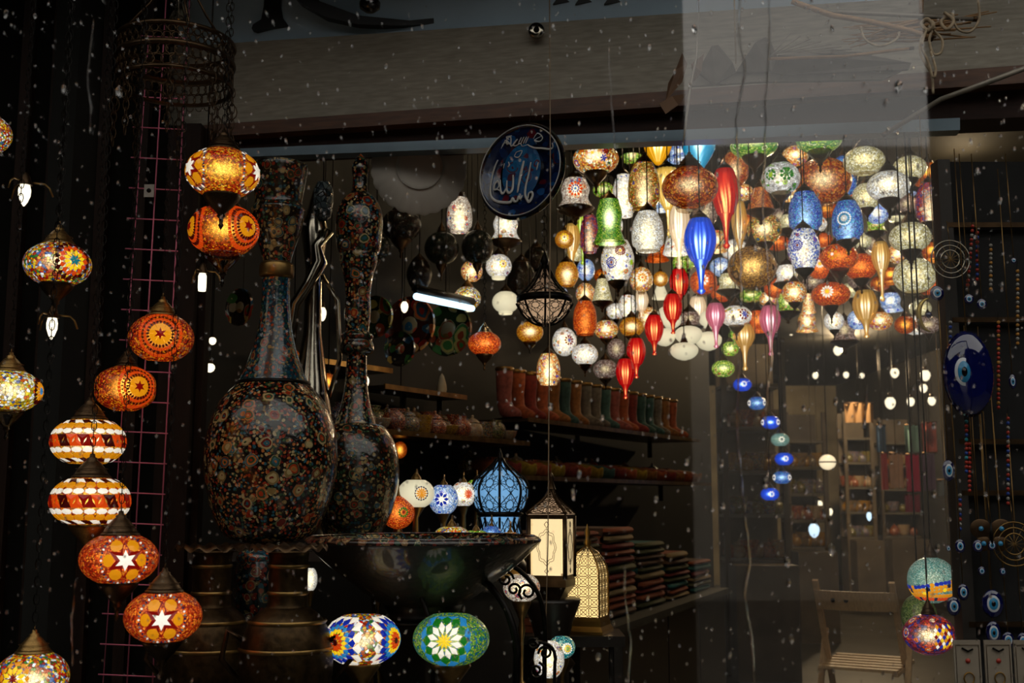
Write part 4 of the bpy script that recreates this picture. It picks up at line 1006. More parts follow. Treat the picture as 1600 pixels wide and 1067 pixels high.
part('belly', MB().lathe([(0, 0)]+q([(40, 842), (46, 830), (60, 800), (69, 760), (70, 730), (64, 695), (48, 668), (32, 662)]), 48), VC, t)
part('neck', MB().lathe(q([(33, 664), (24, 635), (18, 600), (16, 560), (17, 540)]), 36), VA, t)
part('collar', MB().lathe(q([(16, 556), (26, 550), (27, 540), (24, 532), (26, 525), (19, 518)]), 36), VC, t)
part('upper_neck', MB().lathe(q([(18, 522), (21, 490), (20, 460), (24, 430), (30, 410), (30, 396)]), 36), VA, t)
part('onion_head', MB().lathe(q([(24, 400), (34, 392), (38, 360), (36, 330), (26, 310), (14, 300), (12, 280), (14, 262), (8, 248), (0, 240)]), 36), VA, t)
# polished ewer between the vases
c = P(487, 560, 3.4); s = S(560, 3.4)
t = thing('metal_ewer', 'tarnished metal ewer with curved spout and handle, between the tall vases', 'jug', (c.x, 3.4, P(487, 842, 3.4).z))
z0 = P(487, 842, 3.4).z; zz = lambda y: P(487, y, 3.4).z-z0
part('body', MB().lathe([(0, 0), (28*s, 0), (20*s, zz(815)), (38*s, zz(760)), (42*s, zz(700)), (26*s, zz(600)), (14*s, zz(520)), (13*s, zz(420)), (22*s, zz(360)), (14*s, zz(335)), (5*s, zz(300)), (0, zz(290))], 24), CHROME, t)
part('spout', MB().tube([(-30*s, -.03, zz(640)), (-36*s, -.04, zz(560)), (-24*s, -.05, zz(480)), (-4*s, -.05, zz(450)), (14*s, -.05, zz(415)), (8*s, -.05, zz(390)), (26*s, -.05, zz(365))], [14*s, 12*s, 9*s, 9*s, 12*s, 8*s, 10*s], 10), CHROME, t)
part('handle', MB().tube([(24*s, 0, zz(640)), (44*s, 0, zz(560)), (38*s, 0, zz(470)), (14*s, 0, zz(430))], 4*s, 8), CHROME, t)
c = P(505, 315, 3.3); t = thing('glass_vial', 'small bluish glass pendant shade hanging between the vase heads', 'lamp', c, ); t.name = 'pendant_vial'
part('shade', MB().lathe([(10*s, 30*s), (15*s, 20*s), (16*s, 0), (12*s, -25*s), (6*s, -30*s)], 18), mosaic('beads_unlit_grey_blue', ['#6c8088', '#98a8a8', '#485860'], 1, 60, unlit=True), t); part('cord', MB().tube([(0, 0, 28*s), (0, 0, CEIL-c.z)], .002, 4), BLACKM, t)
# wide painted bowl in front
Yb = 2.62; c = P(662, 846, Yb); s = S(846, Yb); R = 183*s
t = thing('painted_bowl', 'very wide flaring painted bowl seen edge-on at shelf height', 'bowl', (c.x, c.y, c.z))
part('bowl_wall', MB().lathe(smoothprof([(R*.34, -95*s), (R*.44, -84*s), (R*.62, -60*s), (R*.80, -36*s), (R*.97, -6*s), (R, 0)]), 72), floral('painted_bowl_outer', '#0c0a07', ['#1c150c', '#140e08', '#101810', '#1c0e0a'], 30, 80, .5, lines='#2c2416'), t)
part('bowl_rim', MB().lathe([(R, 0), (R*1.005, 3*s), (R*.985, 7*s), (R*.95, 10*s), (R*.93, 8*s)], 72), floral('painted_bowl_rim', '#1c100c', ['#7a2c20', '#28402c', '#8a6a48', '#2c2c30', '#6c4430'], 30, 80), t)
part('bowl_inside', MB().lathe([(R*.95, 9*s), (R*.8, -12*s), (R*.5, -50*s), (0, -70*s)], 72), VC, t)
part('foot', MB().lathe([(R*.34, -95*s), (R*.30, -110*s), (R*.36, -118*s), (0, -118*s)], 40), BLACKM, t)
zb = c.z-118*s
# iron stand beneath the bowl and its scrolls
ti = thing('iron_stand', 'black wrought-iron stand with curved legs and scrolls under the bowl', 'plant stand', (c.x, Yb, 0))
base = Vector((c.x, Yb, 0))
def iron(pts, r=.0055, Y=Yb, name='curved_leg'):
    q = [P(x, y, Y+dy)-base for x, y, dy in pts]; sm = []
    for i in range(len(q)-1):
        p0 = q[max(i-1, 0)]; p1 = q[i]; p2 = q[i+1]; p3 = q[min(i+2, len(q)-1)]
        for u in (0, .33, .67): sm.append(.5*((2*p1)+(p2-p0)*u+(2*p0-5*p1+4*p2-p3)*u*u+(3*p1-p0-3*p2+p3)*u**3))
    sm.append(q[-1]); part(name, MB().tube(sm, r, 7), BLACKM, ti)
part('ring', MB().lathe([(R*.36, zb-.006), (R*.4, zb-.006), (R*.4, zb+.001), (R*.36, zb+.001)], 40), BLACKM, ti)
iron([(600, 872, -.05), (640, 905, -.1), (665, 950, -.13), (676, 1010, -.14), (676, 1100, -.14), (670, 1800, -.14)])
iron([(715, 885, -.05), (765, 915, -.1), (795, 960, -.13), (808, 1020, -.14), (806, 1100, -.14), (800, 1800, -.14)], .008)
iron([(760, 868, .02), (810, 890, .02), (842, 930, .02), (852, 990, .02), (850, 1100, .02), (850, 1750, .02)])
iron([(835, 1002, 0), (858, 1008, 0), (868, 1030, 0), (866, 1100, 0), (866, 1750, 0)], .004)
iron([(520, 880, .1), (560, 900, .1), (585, 960, .1), (590, 1700, .1)], .005)
def scroll(cx, cy, r, turns=1.4, a0=0, sgn=1):
    iron([(cx+r*(1-.7*i/12)*math.cos(a0+sgn*2*PI*turns*i/12), cy+r*(1-.7*i/12)*math.sin(a0+sgn*2*PI*turns*i/12), 0) for i in range(13)], .003, name='scroll')
scroll(824, 925, 14, 1.3, 2.2); scroll(803, 921, 11, 1.3, 1.0, -1); scroll(833, 1004, 10); scroll(852, 1020, 11, 1.3, 3); scroll(838, 1048, 14, 1.4, 5); scroll(790, 905, 13, 1.3, 0, -1)
iron([(700, 900, .15), (712, 960, .15), (712, 1100, .15), (712, 1750, .15)], .006)

# brass urns with scalloped rims
URN = plain('dark_engraved_brass', '#3c2c18', .42, .85, .5, 60, bump=.5)
def urn(cx, Y, label, sc=1):
    s = S(850, Y); z = lambda y: P(cx, y, Y).z
    t = thing('brass_urn', label, 'urn', (P(cx, 850, Y).x, Y, 0), 'brass urns in front of the vases')
    pr = [(w_*s*sc, z(y)) for w_, y in [(60, 1250), (62, 1150), (68, 1080), (70, 1030), (64, 990), (52, 965), (36, 950), (30, 940), (30, 870), (36, 862)]]
    part('body', MB().lathe([(0, z(1250))]+smoothprof(pr), 40), URN, t)
    v, fc = [], []
    n = 72
    for r, dz in ((34, -6), (44, -2), (56, 0), (59, -6)):
        for i in range(n):
            a = 2*PI*i/n; v.append((r*s*sc*math.cos(a), r*s*sc*math.sin(a), z(852)+dz*s+(3.5*s*math.sin(14*a) if r > 50 else 0)))
    for k in range(3):
        for i in range(n): fc.append((k*n+i, k*n+(i+1) % n, (k+1)*n+(i+1) % n, (k+1)*n+i))
    part('scalloped_rim', MB().add(v, fc, 0, True), BRONZE, t)
    for y in (884, 926, 970, 1012): part('raised_ring', MB().lathe([((30 if y < 950 else 58 if y < 1000 else 70)*s*sc+q_, z(y)+e) for q_, e in ((0, .004), (.003, 0), (0, -.004))], 40), BRONZE2, t)
    for sg in (-1, 1):
        part('handle', MB().tube([(sg*66*s*sc, 0, z(1000)), (sg*90*s*sc, 0, z(985)), (sg*98*s*sc, 0, z(1030)), (sg*72*s*sc, 0, z(1060))], .006, 6), BRONZE, t)
    part('pedestal', MB().lathe([(0, .0), (.14, .0), (.13, .03), (.08, .1), (.07, z(1250)-.02), (.1, z(1250)), (0, z(1250))], 24), BRONZE, t)
urn(333, 2.66, 'dark engraved brass urn with scalloped rim, left beside the wire grid')
urn(452, 2.36, 'dark engraved brass urn with scalloped rim, right of the small painted jar', 1.02)
Yj = 2.78; c = P(397, 980, Yj)
t = thing('painted_jar', 'small dark floral jar standing between the two brass urns', 'jar', (c.x, Yj, c.z)); s = S(920, Yj); z = lambda y: P(397, y, Yj).z-c.z
part('jar_body', MB().lathe([(0, 0)]+smoothprof([(22*s, z(980)), (24*s, z(972)), (33*s, z(940)), (34*s, z(905)), (28*s, z(875))]), 32), floral('painted_jar', '#0e1c20', ['#5a1c12', '#1c4048', '#54482c', '#6c2818'], 30, 80), t)
part('lid', MB().lathe(smoothprof([(29*s, z(876)), (30*s, z(868)), (20*s, z(858)), (8*s, z(854)), (0, z(852))]), 32), VB, t)
part('stand', MB().lathe([(26*s, -.01), (26*s, 0), (0, 0)], 24), BLACKM, t); part('post', MB().lathe([(0, -c.z), (.06, -c.z), (.02, -c.z+.05), (.02, -.01)], 16), BLACKM, t)
# ------------------------------------------------------------------ light tube, shelves and pottery
a, b = P(650, 463, 3.9), P(738, 482, 4.35)
t = thing('tube_light_hanging', 'cool white fluorescent tube seen slantwise behind the pendants', 'light', (a+b)/2); t.name = 'pendant_tube_light'
dd = b-a
part('tube', MB().tube([-dd/2, dd/2], .012, 10), emis('cool_tube', '#bfe4ff', 3.0, .9), t)
part('fixture', MB().tube([-dd/2+Vector((0, .02, .03)), dd/2+Vector((0, .02, .03))], .016, 6), BLACKM, t)
part('cord', MB().tube([(0, 0, .03), (0, 0, CEIL-t.location.z)], .002, 4), BLACKM, t)

WDIR = (WB-WA).normalized(); WN = Vector((WDIR.y, -WDIR.x, 0))   # out of the wall, into the shop
def wall_at(px): Y = wallY(px); return Vector((P(px, 500, Y).x, Y, 0))
SHW = plain('dark_glassy_shelf', '#2a2016', .3, 0, .3, 8)
def shelf(pxa, ya, pxb, yb, Ya, Yb_, label, depth=.3):
    a, b = P(pxa, ya, Ya), P(pxb, yb, Yb_); z = (a.z+b.z)/2
    n_ = Vector((-(b-a).y, (b-a).x, 0)).normalized()
    A, B = Vector((a.x, a.y, 0)), Vector((b.x, b.y, 0)); c = (A+B)/2
    t = thing('wall_shelf', label, 'shelf', (c.x, c.y, z), 'shelves on the slanting shop wall')
    vs = [(p-c)+Vector((0, 0, q)) for q in (-.012, .0) for p in (A, B, B+n_*depth, A+n_*depth)]
    part('board', MB().add(vs, [(0,3,2,1), (4,5,6,7), (0,1,5,4), (1,2,6,5), (2,3,7,6), (3,0,4,7)]), SHW, t)
    lip = [(p-c)+Vector((0, 0, q))-n_*.006 for q in (-.014, .004) for p in (A, B, B+n_*.005, A+n_*.005)]
    part('shelf_edge', MB().add(lip, [(0,3,2,1), (4,5,6,7), (0,1,5,4), (1,2,6,5), (2,3,7,6), (3,0,4,7)]), BRONZE2, t)
    for k in (.04, .5, .96):
        p = A.lerp(B, k)-c+n_*(depth-.04); mb = MB().box((p.x, p.y, -.05), (.02, .05, .09)); part('bracket', mb, BLACKM, t)
    return A, B, z, n_
POT = [floral('pottery_red', '#3c1008', ['#b03418', '#c8602c', '#8a1c10', '#d8a060', '#204050'], 9, 26), floral('pottery_multicolour', '#28201c', ['#9c2c1c', '#28587c', '#c89838', '#3c6c38', '#a89878'], 9, 28),
       floral('pottery_blue', '#0c1c38', ['#1c4c8c', '#2c7ca0', '#a83420', '#c8b888'], 9, 28), floral('pottery_cream', '#8c7c5c', ['#a03820', '#285870', '#b8a880', '#7c5c28'], 9, 28), floral('pottery_yellow', '#8c6814', ['#281808', '#a8801c', '#6c2410'], 7, 18), floral('pottery_green', '#1c3018', ['#386c34', '#8c3818', '#a89850'], 9, 24)]
POTN = ['red', 'many-coloured', 'blue', 'cream', 'yellow', 'green']
PSH = {'domed bowl': [(0, 0), (.35, 0), (.38, .05), (.8, .35), (1, .75), (1.02, .8), (.95, .8), (.7, .4), (0, .2)], 'lidded jar': [(0, 0), (.6, 0), (.95, .3), (1, .7), (.8, 1.05), (.6, 1.1), (.68, 1.15), (.5, 1.35), (.12, 1.5), (.16, 1.62), (0, 1.72)],
       'cup': [(0, 0), (.45, 0), (.75, .2), (.85, .8), (.95, 1.2), (.88, 1.2), (.7, .3), (0, .2)], 'round pot': [(0, 0), (.5, 0), (.9, .35), (1, .8), (.8, 1.2), (.5, 1.35), (.6, 1.5), (.5, 1.5), (.4, 1.3)]}
_pm = {}
def pot(p, r, kind, mi, label, group, tilt=0):
    key = (kind, mi)
    if key not in _pm:
        pr = PSH[kind]; body = pr if kind != 'lidded jar' else pr[:6]
        _pm[key] = (MB().lathe(smoothprof(body, 2), 22).mesh('pot_body', POT[mi]), MB().lathe(smoothprof(pr[6:], 2), 18).mesh('lid', POT[mi]) if kind == 'lidded jar' else None, MB().lathe([(.42, .0), (.52, .02), (.42, .04)], 18).mesh('foot_ring', BLACKM))
    t = thing('pottery_'+kind.split()[-1], label, kind.split()[-1], p, group); t.rotation_euler = (math.radians(tilt), 0, random.uniform(0, 6))
    link('pot_body', _pm[key][0], t, scale=(r, r, r*1.3))
    if _pm[key][1]: link('lid', _pm[key][1], t, scale=(r, r, r*1.3))
    link('foot_ring', _pm[key][2], t, scale=r)
    return t
rp = random.Random(3)
# shelf of lidded pots
A, B, z, n_ = shelf(585, 667, 826, 694, 3.75, 4.6, 'shelf carrying the row of lidded pottery behind the slim vase')
kinds = ['lidded jar', 'domed bowl', 'round pot', 'lidded jar', 'cup', 'lidded jar', 'domed bowl', 'round pot', 'lidded jar', 'cup', 'round pot', 'domed bowl']
for i, kd in enumerate(kinds):
    k = (i+.5)/12; p = A.lerp(B, k)+n_*.08; mi = [1, 3, 0, 1, 4, 0, 4, 0, 3, 1, 5, 3][i]
    pot((p.x, p.y, z), .043, kd, mi, f"{POTN[mi]} painted {kd}, {['first','second','third','fourth','fifth','sixth','seventh','eighth','ninth','tenth','eleventh','last'][i]} from the vases on the lidded pottery shelf", 'painted pottery on the upper shelf')
for i in range(10):
    k = (i+.9)/12; p = A.lerp(B, k)+n_*.2; mi = [2, 0, 5, 1, 0, 3, 0, 1, 0, 2][i]
    pot((p.x, p.y, z), .052, ['round pot', 'lidded jar'][i % 2], mi, f"{POTN[mi]} painted {['round pot', 'lidded jar'][i % 2]} in the back line, {['first','second','third','fourth','fifth','sixth','seventh','eighth','ninth','last'][i]} from the vases", 'painted pottery in the back line of the upper shelf')
# boots
A, B, z, n_ = shelf(824, 652, 1092, 688, 4.62, 6.25, 'long shelf carrying the row of embroidered boots')
FAB = [plain('kilim_'+n_c, c, .85, 0, .4, 60) for n_c, c in (('rust', '#8c4420'), ('teal', '#2c4c48'), ('ochre', '#7c5020'), ('wine', '#6c2018'), ('grey', '#5c564c'), ('rose', '#84443c'))]
FN = ['rust', 'teal', 'ochre', 'wine-red', 'grey', 'rose']
def boot_mb(sc):
    path = [(0, 0, 2.9, .48), (0, .02, 2.2, .47), (0, .05, 1.5, .42), (0, -.02, .9, .42), (0, -.3, .5, .46), (0, -.8, .34, .40), (0, -1.35, .26, .30), (0, -1.6, .3, .1)]
    mb = MB(); M = Matrix.Scale(sc, 4)
    mb.tube([(x, y, z_) for x, y, z_, r in path], [r for *_, r in path], 10, M=M); return mb
_bm = [boot_mb(.075).mesh('shaft', f_) for f_ in FAB]
sole = MB().add([(x*.075, y*.075, q*.075) for q in (0, .1) for x, y in ((-.4, .45), (.4, .45), (.42, -.6), (.2, -1.6), (-.2, -1.6), (-.42, -.6))], [(0,5,4,3,2,1), (6,7,8,9,10,11)]+[(i, (i+1) % 6, 6+(i+1) % 6, 6+i) for i in range(6)]).mesh('sole', BLACKM)
cuffm = MB().lathe([(.036, .205), (.041, .213), (.038, .222), (.03, .222)], 10).mesh('cuff', BRONZE2)
ORD = ['first', 'second', 'third', 'fourth', 'fifth', 'sixth', 'seventh', 'eighth', 'ninth', 'tenth', 'eleventh', 'twelfth', 'thirteenth', 'fourteenth', 'fifteenth', 'sixteenth', 'seventeenth', 'last']
for i in range(18):
    p = A.lerp(B, (i+.5)/18)+n_*.14; mi = [5, 0, 3, 0, 2, 1, 2, 4, 4, 1, 5, 0, 3, 1, 1, 4, 2, 0][i]
    t = thing('boot', f"{FN[mi]} embroidered boot, {ORD[i]} from the white lantern side of the boot shelf", 'boot', (p.x, p.y, z), 'embroidered boots on the long shelf'); t.rotation_euler = (0, 0, math.radians(35+rp.uniform(-8, 8)))
    link('shaft', _bm[mi], t); link('sole', sole, t); link('cuff', cuffm, t)
# lower pottery shelf
A, B, z, n_ = shelf(790, 748, 1110, 752, 4.4, 6.35, 'lower shelf with pairs of low red and yellow shoes')
slm = []
for f_ in FAB[:4]+[plain('kilim_yellow', '#8c7418', .85, 0, .3, 60)]:
    slm.append(MB().tube([(0, .10, .05), (0, .07, .045), (0, .02, .035), (0, -.05, .03), (0, -.11, .026), (0, -.135, .05)], [.02, .034, .036, .034, .022, .006], 8).mesh('upper', f_))
sn = ['rust', 'teal', 'ochre', 'wine-red', 'yellow']
for i in range(18):
    p = A.lerp(B, (i+.5)/18)+n_*.12; mi = [0, 3, 4, 0, 4, 3, 0, 4, 1, 3, 0, 4, 2, 0, 3, 2, 0, 2][i]
    t = thing('slipper', f"{sn[mi]} pointed slipper, {ORD[i]} from the blue lantern on the slipper shelf", 'slipper', (p.x, p.y, z), 'pointed slippers on the lower shelf'); t.rotation_euler = (0, 0, math.radians(30))
    link('upper', slm[mi], t); link('sole', sole, t, (0, .03, 0), (.8, 1.1, 1)); 
for i in range(17):      # small pots standing behind the slippers
    p = A.lerp(B, (i+1)/18)+n_*.24; mi = [1, 0, 4, 3, 0, 4, 1, 0, 3, 0, 1, 4, 0, 3, 0, 1, 0][i]
    pot((p.x, p.y, z), .05, 'cup' if i % 3 else 'lidded jar', mi, f"{POTN[mi]} painted {'cup' if i % 3 else 'lidded jar'} behind the slippers, {ORD[i]} from the blue lantern", 'pots behind the slippers')
# upper left shelves: thin bars, big painted platters
A, B, z, n_ = shelf(440, 555, 612, 575, 3.6, 4.05, 'narrow upper shelf between the two tall vases', .15)
A, B, z, n_ = shelf(600, 598, 728, 622, 4.0, 4.45, 'narrow upper shelf right of the slim vase', .15)
c = A.lerp(B, .82); t = thing('finial_ornament', 'small pale cone-shaped finial ornament on the narrow upper shelf', 'ornament', (c.x+n_.x*.05, c.y+n_.y*.05, z))
part('cone', MB().lathe([(.014, 0), (.02, .02), (.018, .04), (.008, .075), (0, .085)], 14), plain('pale_stone', '#b8a888', .6), t); part('foot', MB().lathe([(0, 0), (.022, 0), (.02, .008), (.014, .01)], 14), BLACKM, t)
def platter(px, py, r, Y, mi, label, az=-25):
    Y = min(Y, wallY(px)-.12); c = P(px, py, Y); s = S(py, Y); R = r*s
    t = thing('hanging_platter', label, 'plate', c, 'painted platters in the dim upper shop'); t.rotation_euler = (0, 0, math.radians(az))
    part('platter_body', MB().lathe([(R*.5, -.015), (R, .0), (R*.97, .008), (R*.6, .0), (0, -.003)], 40, M=MX), POT[mi], t)
    part('flower_center', MB().lathe([(R*.3, .001), (R*.25, .004), (0, .004)], 24, M=MX), POT[3], t)
    part('hanging_wire', MB().tube([(0, .01, R*.9), (0, .01, CEIL-c.z)], .0012, 3), BLACKM, t)
platter(640, 508, 46, 4.2, 0, 'reddish painted platter under the light tube')
platter(700, 515, 42, 4.4, 5, 'dim green painted platter beside the reddish one')
platter(585, 495, 34, 4.0, 5, 'dark green platter leaning next to the slim vase')
platter(625, 545, 28, 4.1, 1, 'painted platter with yellow flowers below the reddish one')
platter(375, 480, 30, 3.3, 1, 'dark painted platter in the shadow left of the big vase', -35)
def pendant_bulb(px, py, w_, h_, Y, label, col='#f8e8c8', st=2.2, grp='small bare bulbs deeper in the shop', top=CEIL):
    Y = min(Y, wallY(px)-.15) if px < 1100 else Y
    c = P(px, py, Y); s = S(py, Y); t = thing('pendant_bulb', label, 'light bulb', c, grp); r = w_/2*s; hh = h_/2*s
    part('bulb', MB().lathe([(r*.5, hh), (r*.95, hh*.5), (r, 0), (r*.75, -hh*.6), (r*.3, -hh*.95), (0, -hh)], 14), emis('bulb_'+col[1:]+str(st), col, st, .8), t)
    part('socket', MB().lathe([(0, hh*1.8), (r*.45, hh*1.7), (r*.55, hh*.95), (0, hh*.9)], 10), BRONZE, t)
    part('cord', MB().tube([(0, 0, hh*1.7), (0, 0, top-c.z)], .002, 3), BLACKM, t); return t
for a_ in [(504, 491, 12, 22, 3.6, 'spiral bulb glowing between the two tall vases'), (632, 480, 12, 18, 4.0, 'candle bulb above the reddish platter'), (571, 597, 12, 18, 3.8, 'candle bulb right of the slim vase neck'), (332, 533, 12, 12, 3.3, 'round bulb, upper of two beside the door post'), (328, 575, 16, 14, 3.3, 'round bulb, lower of two beside the door post')]: pendant_bulb(*a_)
for x, y, lab in ((458, 559, 'small red lamp glowing behind the neck of the big vase'), (513, 596, 'small red and blue lamp between the vase necks'), (625, 703, 'small red lamp at the right flank of the slim vase')):
    lamp(x, y, 22, 26, 3.75 if x < 600 else 4.1, 'ball', MO['redamber'], lab, cap=BRONZE, group='small red lamps behind the vases')

# ------------------------------------------------------------------ side counter with table lamps and lanterns
zc = P(700, 845, 3.35).z
a, b = P(590, 850, 3.35), P(800, 850, 3.35)
CT = plain('dark_counter_wood', '#1a120b', .4, 0, .3, 6, wood='x')
t = thing('lamp_counter', 'dark counter behind the bowl carrying the small table lamps', 'counter', ((a.x+b.x)/2+.02, 3.5, 0))
zc2 = P(700, 905, 3.35).z
part('counter_top', MB().box((0, 0, zc2-.015), (b.x-a.x+.1, .5, .03)), CT, t); part('counter_body', MB().box((0, .0, zc2/2-.015), (b.x-a.x, .44, zc2-.03)), CT, t)
def table_lamp(px, py, w_, h_, Y, mat, label, med=None, az=0, tilt=0, shape='globe', group='small table lamps on the counter'):
    c = P(px, py, Y); s = S(py, Y); R = w_/2*s; k = h_/w_; f = prof_fn(shape, k)
    t = thing('table_lamp', label, 'lamp', (c.x, c.y, zc2), group)
    H = c.z-zc2
    o = link('shade', shade_mesh(shape, k, mat, 32, 12), t, (0, 0, H), R)
    r0 = .05*.7
    part('lamp_base', MB().lathe([(0, 0), (.045, 0), (.047, .01), (.03, .025), (.012, .05), (.008, max(.06, H-k*R-.03)), (R*.35, H-k*R-.012), (R*f(-1), H-k*R)], 18), BRONZE2, t)
    part('swan_arm', MB().tube([(0, .03, .02), (.0, .06, H*.5), (0, .05, H+k*R*.9), (0, .02, H+k*R+.03), (0, 0, H+k*R+.01)], .003, 5), BRONZE2, t)
    link('lamp_cap', cap_mesh(.45, BRONZE2), t, (0, 0, H+k*R-.002), R*.7)
    if med:
        mb = MB(); cols = sorted({c_ for *_, c_ in med}); off = .045
        for n, q0, q1, cc in med:
            off -= .004
            for i in range(n): poly_mb(mb, petal(2*PI*i/n, q0, q1, max(.02, (q0+q1)/2*math.sin(PI/n)), .6), f, k, az, 0, cols.index(cc), off)
        m_ = part('flower_tiles', mb, [T[c_] for c_ in cols], t, loc=(0, 0, H), scale=R); m_['kind'] = 'stuff'
    return t
table_lamp(650, 771, 58, 42, 3.3, OPAL, 'cream white table lamp with one yellow disc', ((12, .0, .34, 'amber'), (16, .30, .38, 'navy')), 22)
table_lamp(693, 780, 46, 44, 3.45, MO['paleblue'], 'pale blue table lamp with darker blue blossoms', ((8, 0, .2, 'white'), (8, .1, .5, 'blue')), -5)
table_lamp(724, 772, 40, 36, 3.6, MO['whiteflower'], 'white table lamp with an orange-red disc', ((12, 0, .42, 'orange'), (14, .4, .55, 'white')), 25)
table_lamp(745, 767, 38, 34, 3.72, MO['lime'], 'lime green table lamp next to the blue lantern')
table_lamp(622, 800, 52, 52, 3.28, MO['orangered'], 'red-orange table lamp half behind the slim vase', ((8, 0, .12, 'red'), (12, .12, .34, 'green')), 24, shape='ball')
table_lamp(706, 836, 56, 26, 3.26, MO['yellowmix'], 'yellow table lamp with orange flower just above the bowl rim', ((8, 0, .35, 'orange'),), 15)
table_lamp(744, 841, 44, 24, 3.3, MO['lime'], 'green table lamp just above the bowl rim')
table_lamp(768, 836, 32, 28, 3.42, MO['blue'], 'small blue table lamp above the right part of the bowl rim')
table_lamp(797, 842, 34, 20, 3.3, MO['warm'], 'orange table lamp by the pointed end of the bowl')
# lattice lanterns
def lattice(mb, fn, kind, nu, nv, r):
    """closed figures repeated over a panel; fn maps (u,v) in 0..1 to 3-D"""
    for i in range(nu):
        for j in range(nv):
            cu, cv = (i+.5)/nu, (j+.5)/nv; a_, b_ = .5/nu, .5/nv
            if kind == 'star':
                pts = [(cu+a_*(1 if q % 2 == 0 else .45)*math.cos(PI*q/8), cv+b_*(1 if q % 2 == 0 else .45)*math.sin(PI*q/8)) for q in range(16)]
                mb.tube([fn(*p) for p in pts], r, 3, closed=True)
                mb.tube([fn(cu+a_*.42*math.cos(PI*q/4), cv+b_*.42*math.sin(PI*q/4)) for q in range(8)], r, 3, closed=True)
                for q in range(4): mb.tube([fn(cu+a_*math.cos(PI*q/2), cv+b_*math.sin(PI*q/2)), fn(cu+a_*math.cos(PI*q/2+PI/2), cv+b_*math.sin(PI*q/2+PI/2))], r, 3)
            else:
                for rr in (1.15, .62): mb.tube([fn(min(1, max(0, cu+a_*rr*math.cos(PI*q/5))), min(1, max(0, cv+b_*rr*math.sin(PI*q/5)))) for q in range(10)], r, 3, closed=True)
                mb.tube([fn(cu-a_, cv-b_), fn(cu, cv), fn(cu+a_, cv+b_)], r, 3); mb.tube([fn(cu+a_, cv-b_), fn(cu, cv), fn(cu-a_, cv+b_)], r, 3)
def prof_at(pr, v):
    x = v*(len(pr)-1); i = min(int(x), len(pr)-2); u = x-i
    return pr[i][0]*(1-u)+pr[i+1][0]*u, pr[i][1]*(1-u)+pr[i+1][1]*u
def onion(t, pr, z0, glassmat, nrib, kind, nv, r=.0018, metal=BLACKM, gl='glass_body'):
    pr = smoothprof(pr, 4); part(gl, MB().lathe(pr, 40), glassmat, t, loc=(0, 0, z0))
    for i in range(nrib):
        a_ = 2*PI*i/nrib
        part('rib', MB().tube([((q+.004)*math.cos(a_), (q+.004)*math.sin(a_), z_) for q, z_ in pr], r*2.4, 5), metal, t, loc=(0, 0, z0))
        mb = MB()
        def fn(u, v): q, z_ = prof_at(pr, v); aa = a_+2*PI/nrib*u; return ((q+.003)*math.cos(aa), (q+.003)*math.sin(aa), z_)
        lattice(mb, fn, kind, 1, nv, r); part('lattice_panel', mb, metal, t, loc=(0, 0, z0))
BG = emis('lantern_glass_blue', '#7fb8ec', .85, .5); IV = emis('lantern_glass_ivory', '#ffdfa8', 1.15, .45); PK = emis('lantern_cloth_peach', '#f0c49c', .62, .6)
Yl = 3.62; s = S(790, Yl); c = P(781, 900, Yl)
t = thing('lattice_lantern', 'blue-lit onion-shaped lantern with black star lattice', 'lantern', (c.x, c.y, zc2))
on = [(32, 800), (38, 792), (43, 775), (43, 762), (36, 748), (22, 736), (9, 724), (4, 716)]
onion(t, [(w_*s, P(781, y, Yl).z-zc2) for w_, y in on], 0, BG, 8, 'star', 3)
part('band', MB().lathe([(33*s, P(781, 806, Yl).z-zc2), (37*s, P(781, 803, Yl).z-zc2), (33*s, P(781, 799, Yl).z-zc2)], 32), BLACKM, t)
onion(t, [(w_*s, P(781, y, Yl).z-zc2) for w_, y in [(30, 860), (30, 848), (32, 834), (28, 820), (31, 808)]], 0, BG, 8, 'star', 1, gl='lower_glass')
part('base', MB().lathe([(0, 0), (.09, 0), (.09, .02), (30*s, P(781, 862, Yl).z-zc2), (0, P(781, 860, Yl).z-zc2)], 32), BLACKM, t)
part('finial', MB().lathe([(5*s, P(781, 718, Yl).z-zc2), (3*s, P(781, 708, Yl).z-zc2), (0, P(781, 700, Yl).z-zc2)], 12), BLACKM, t)
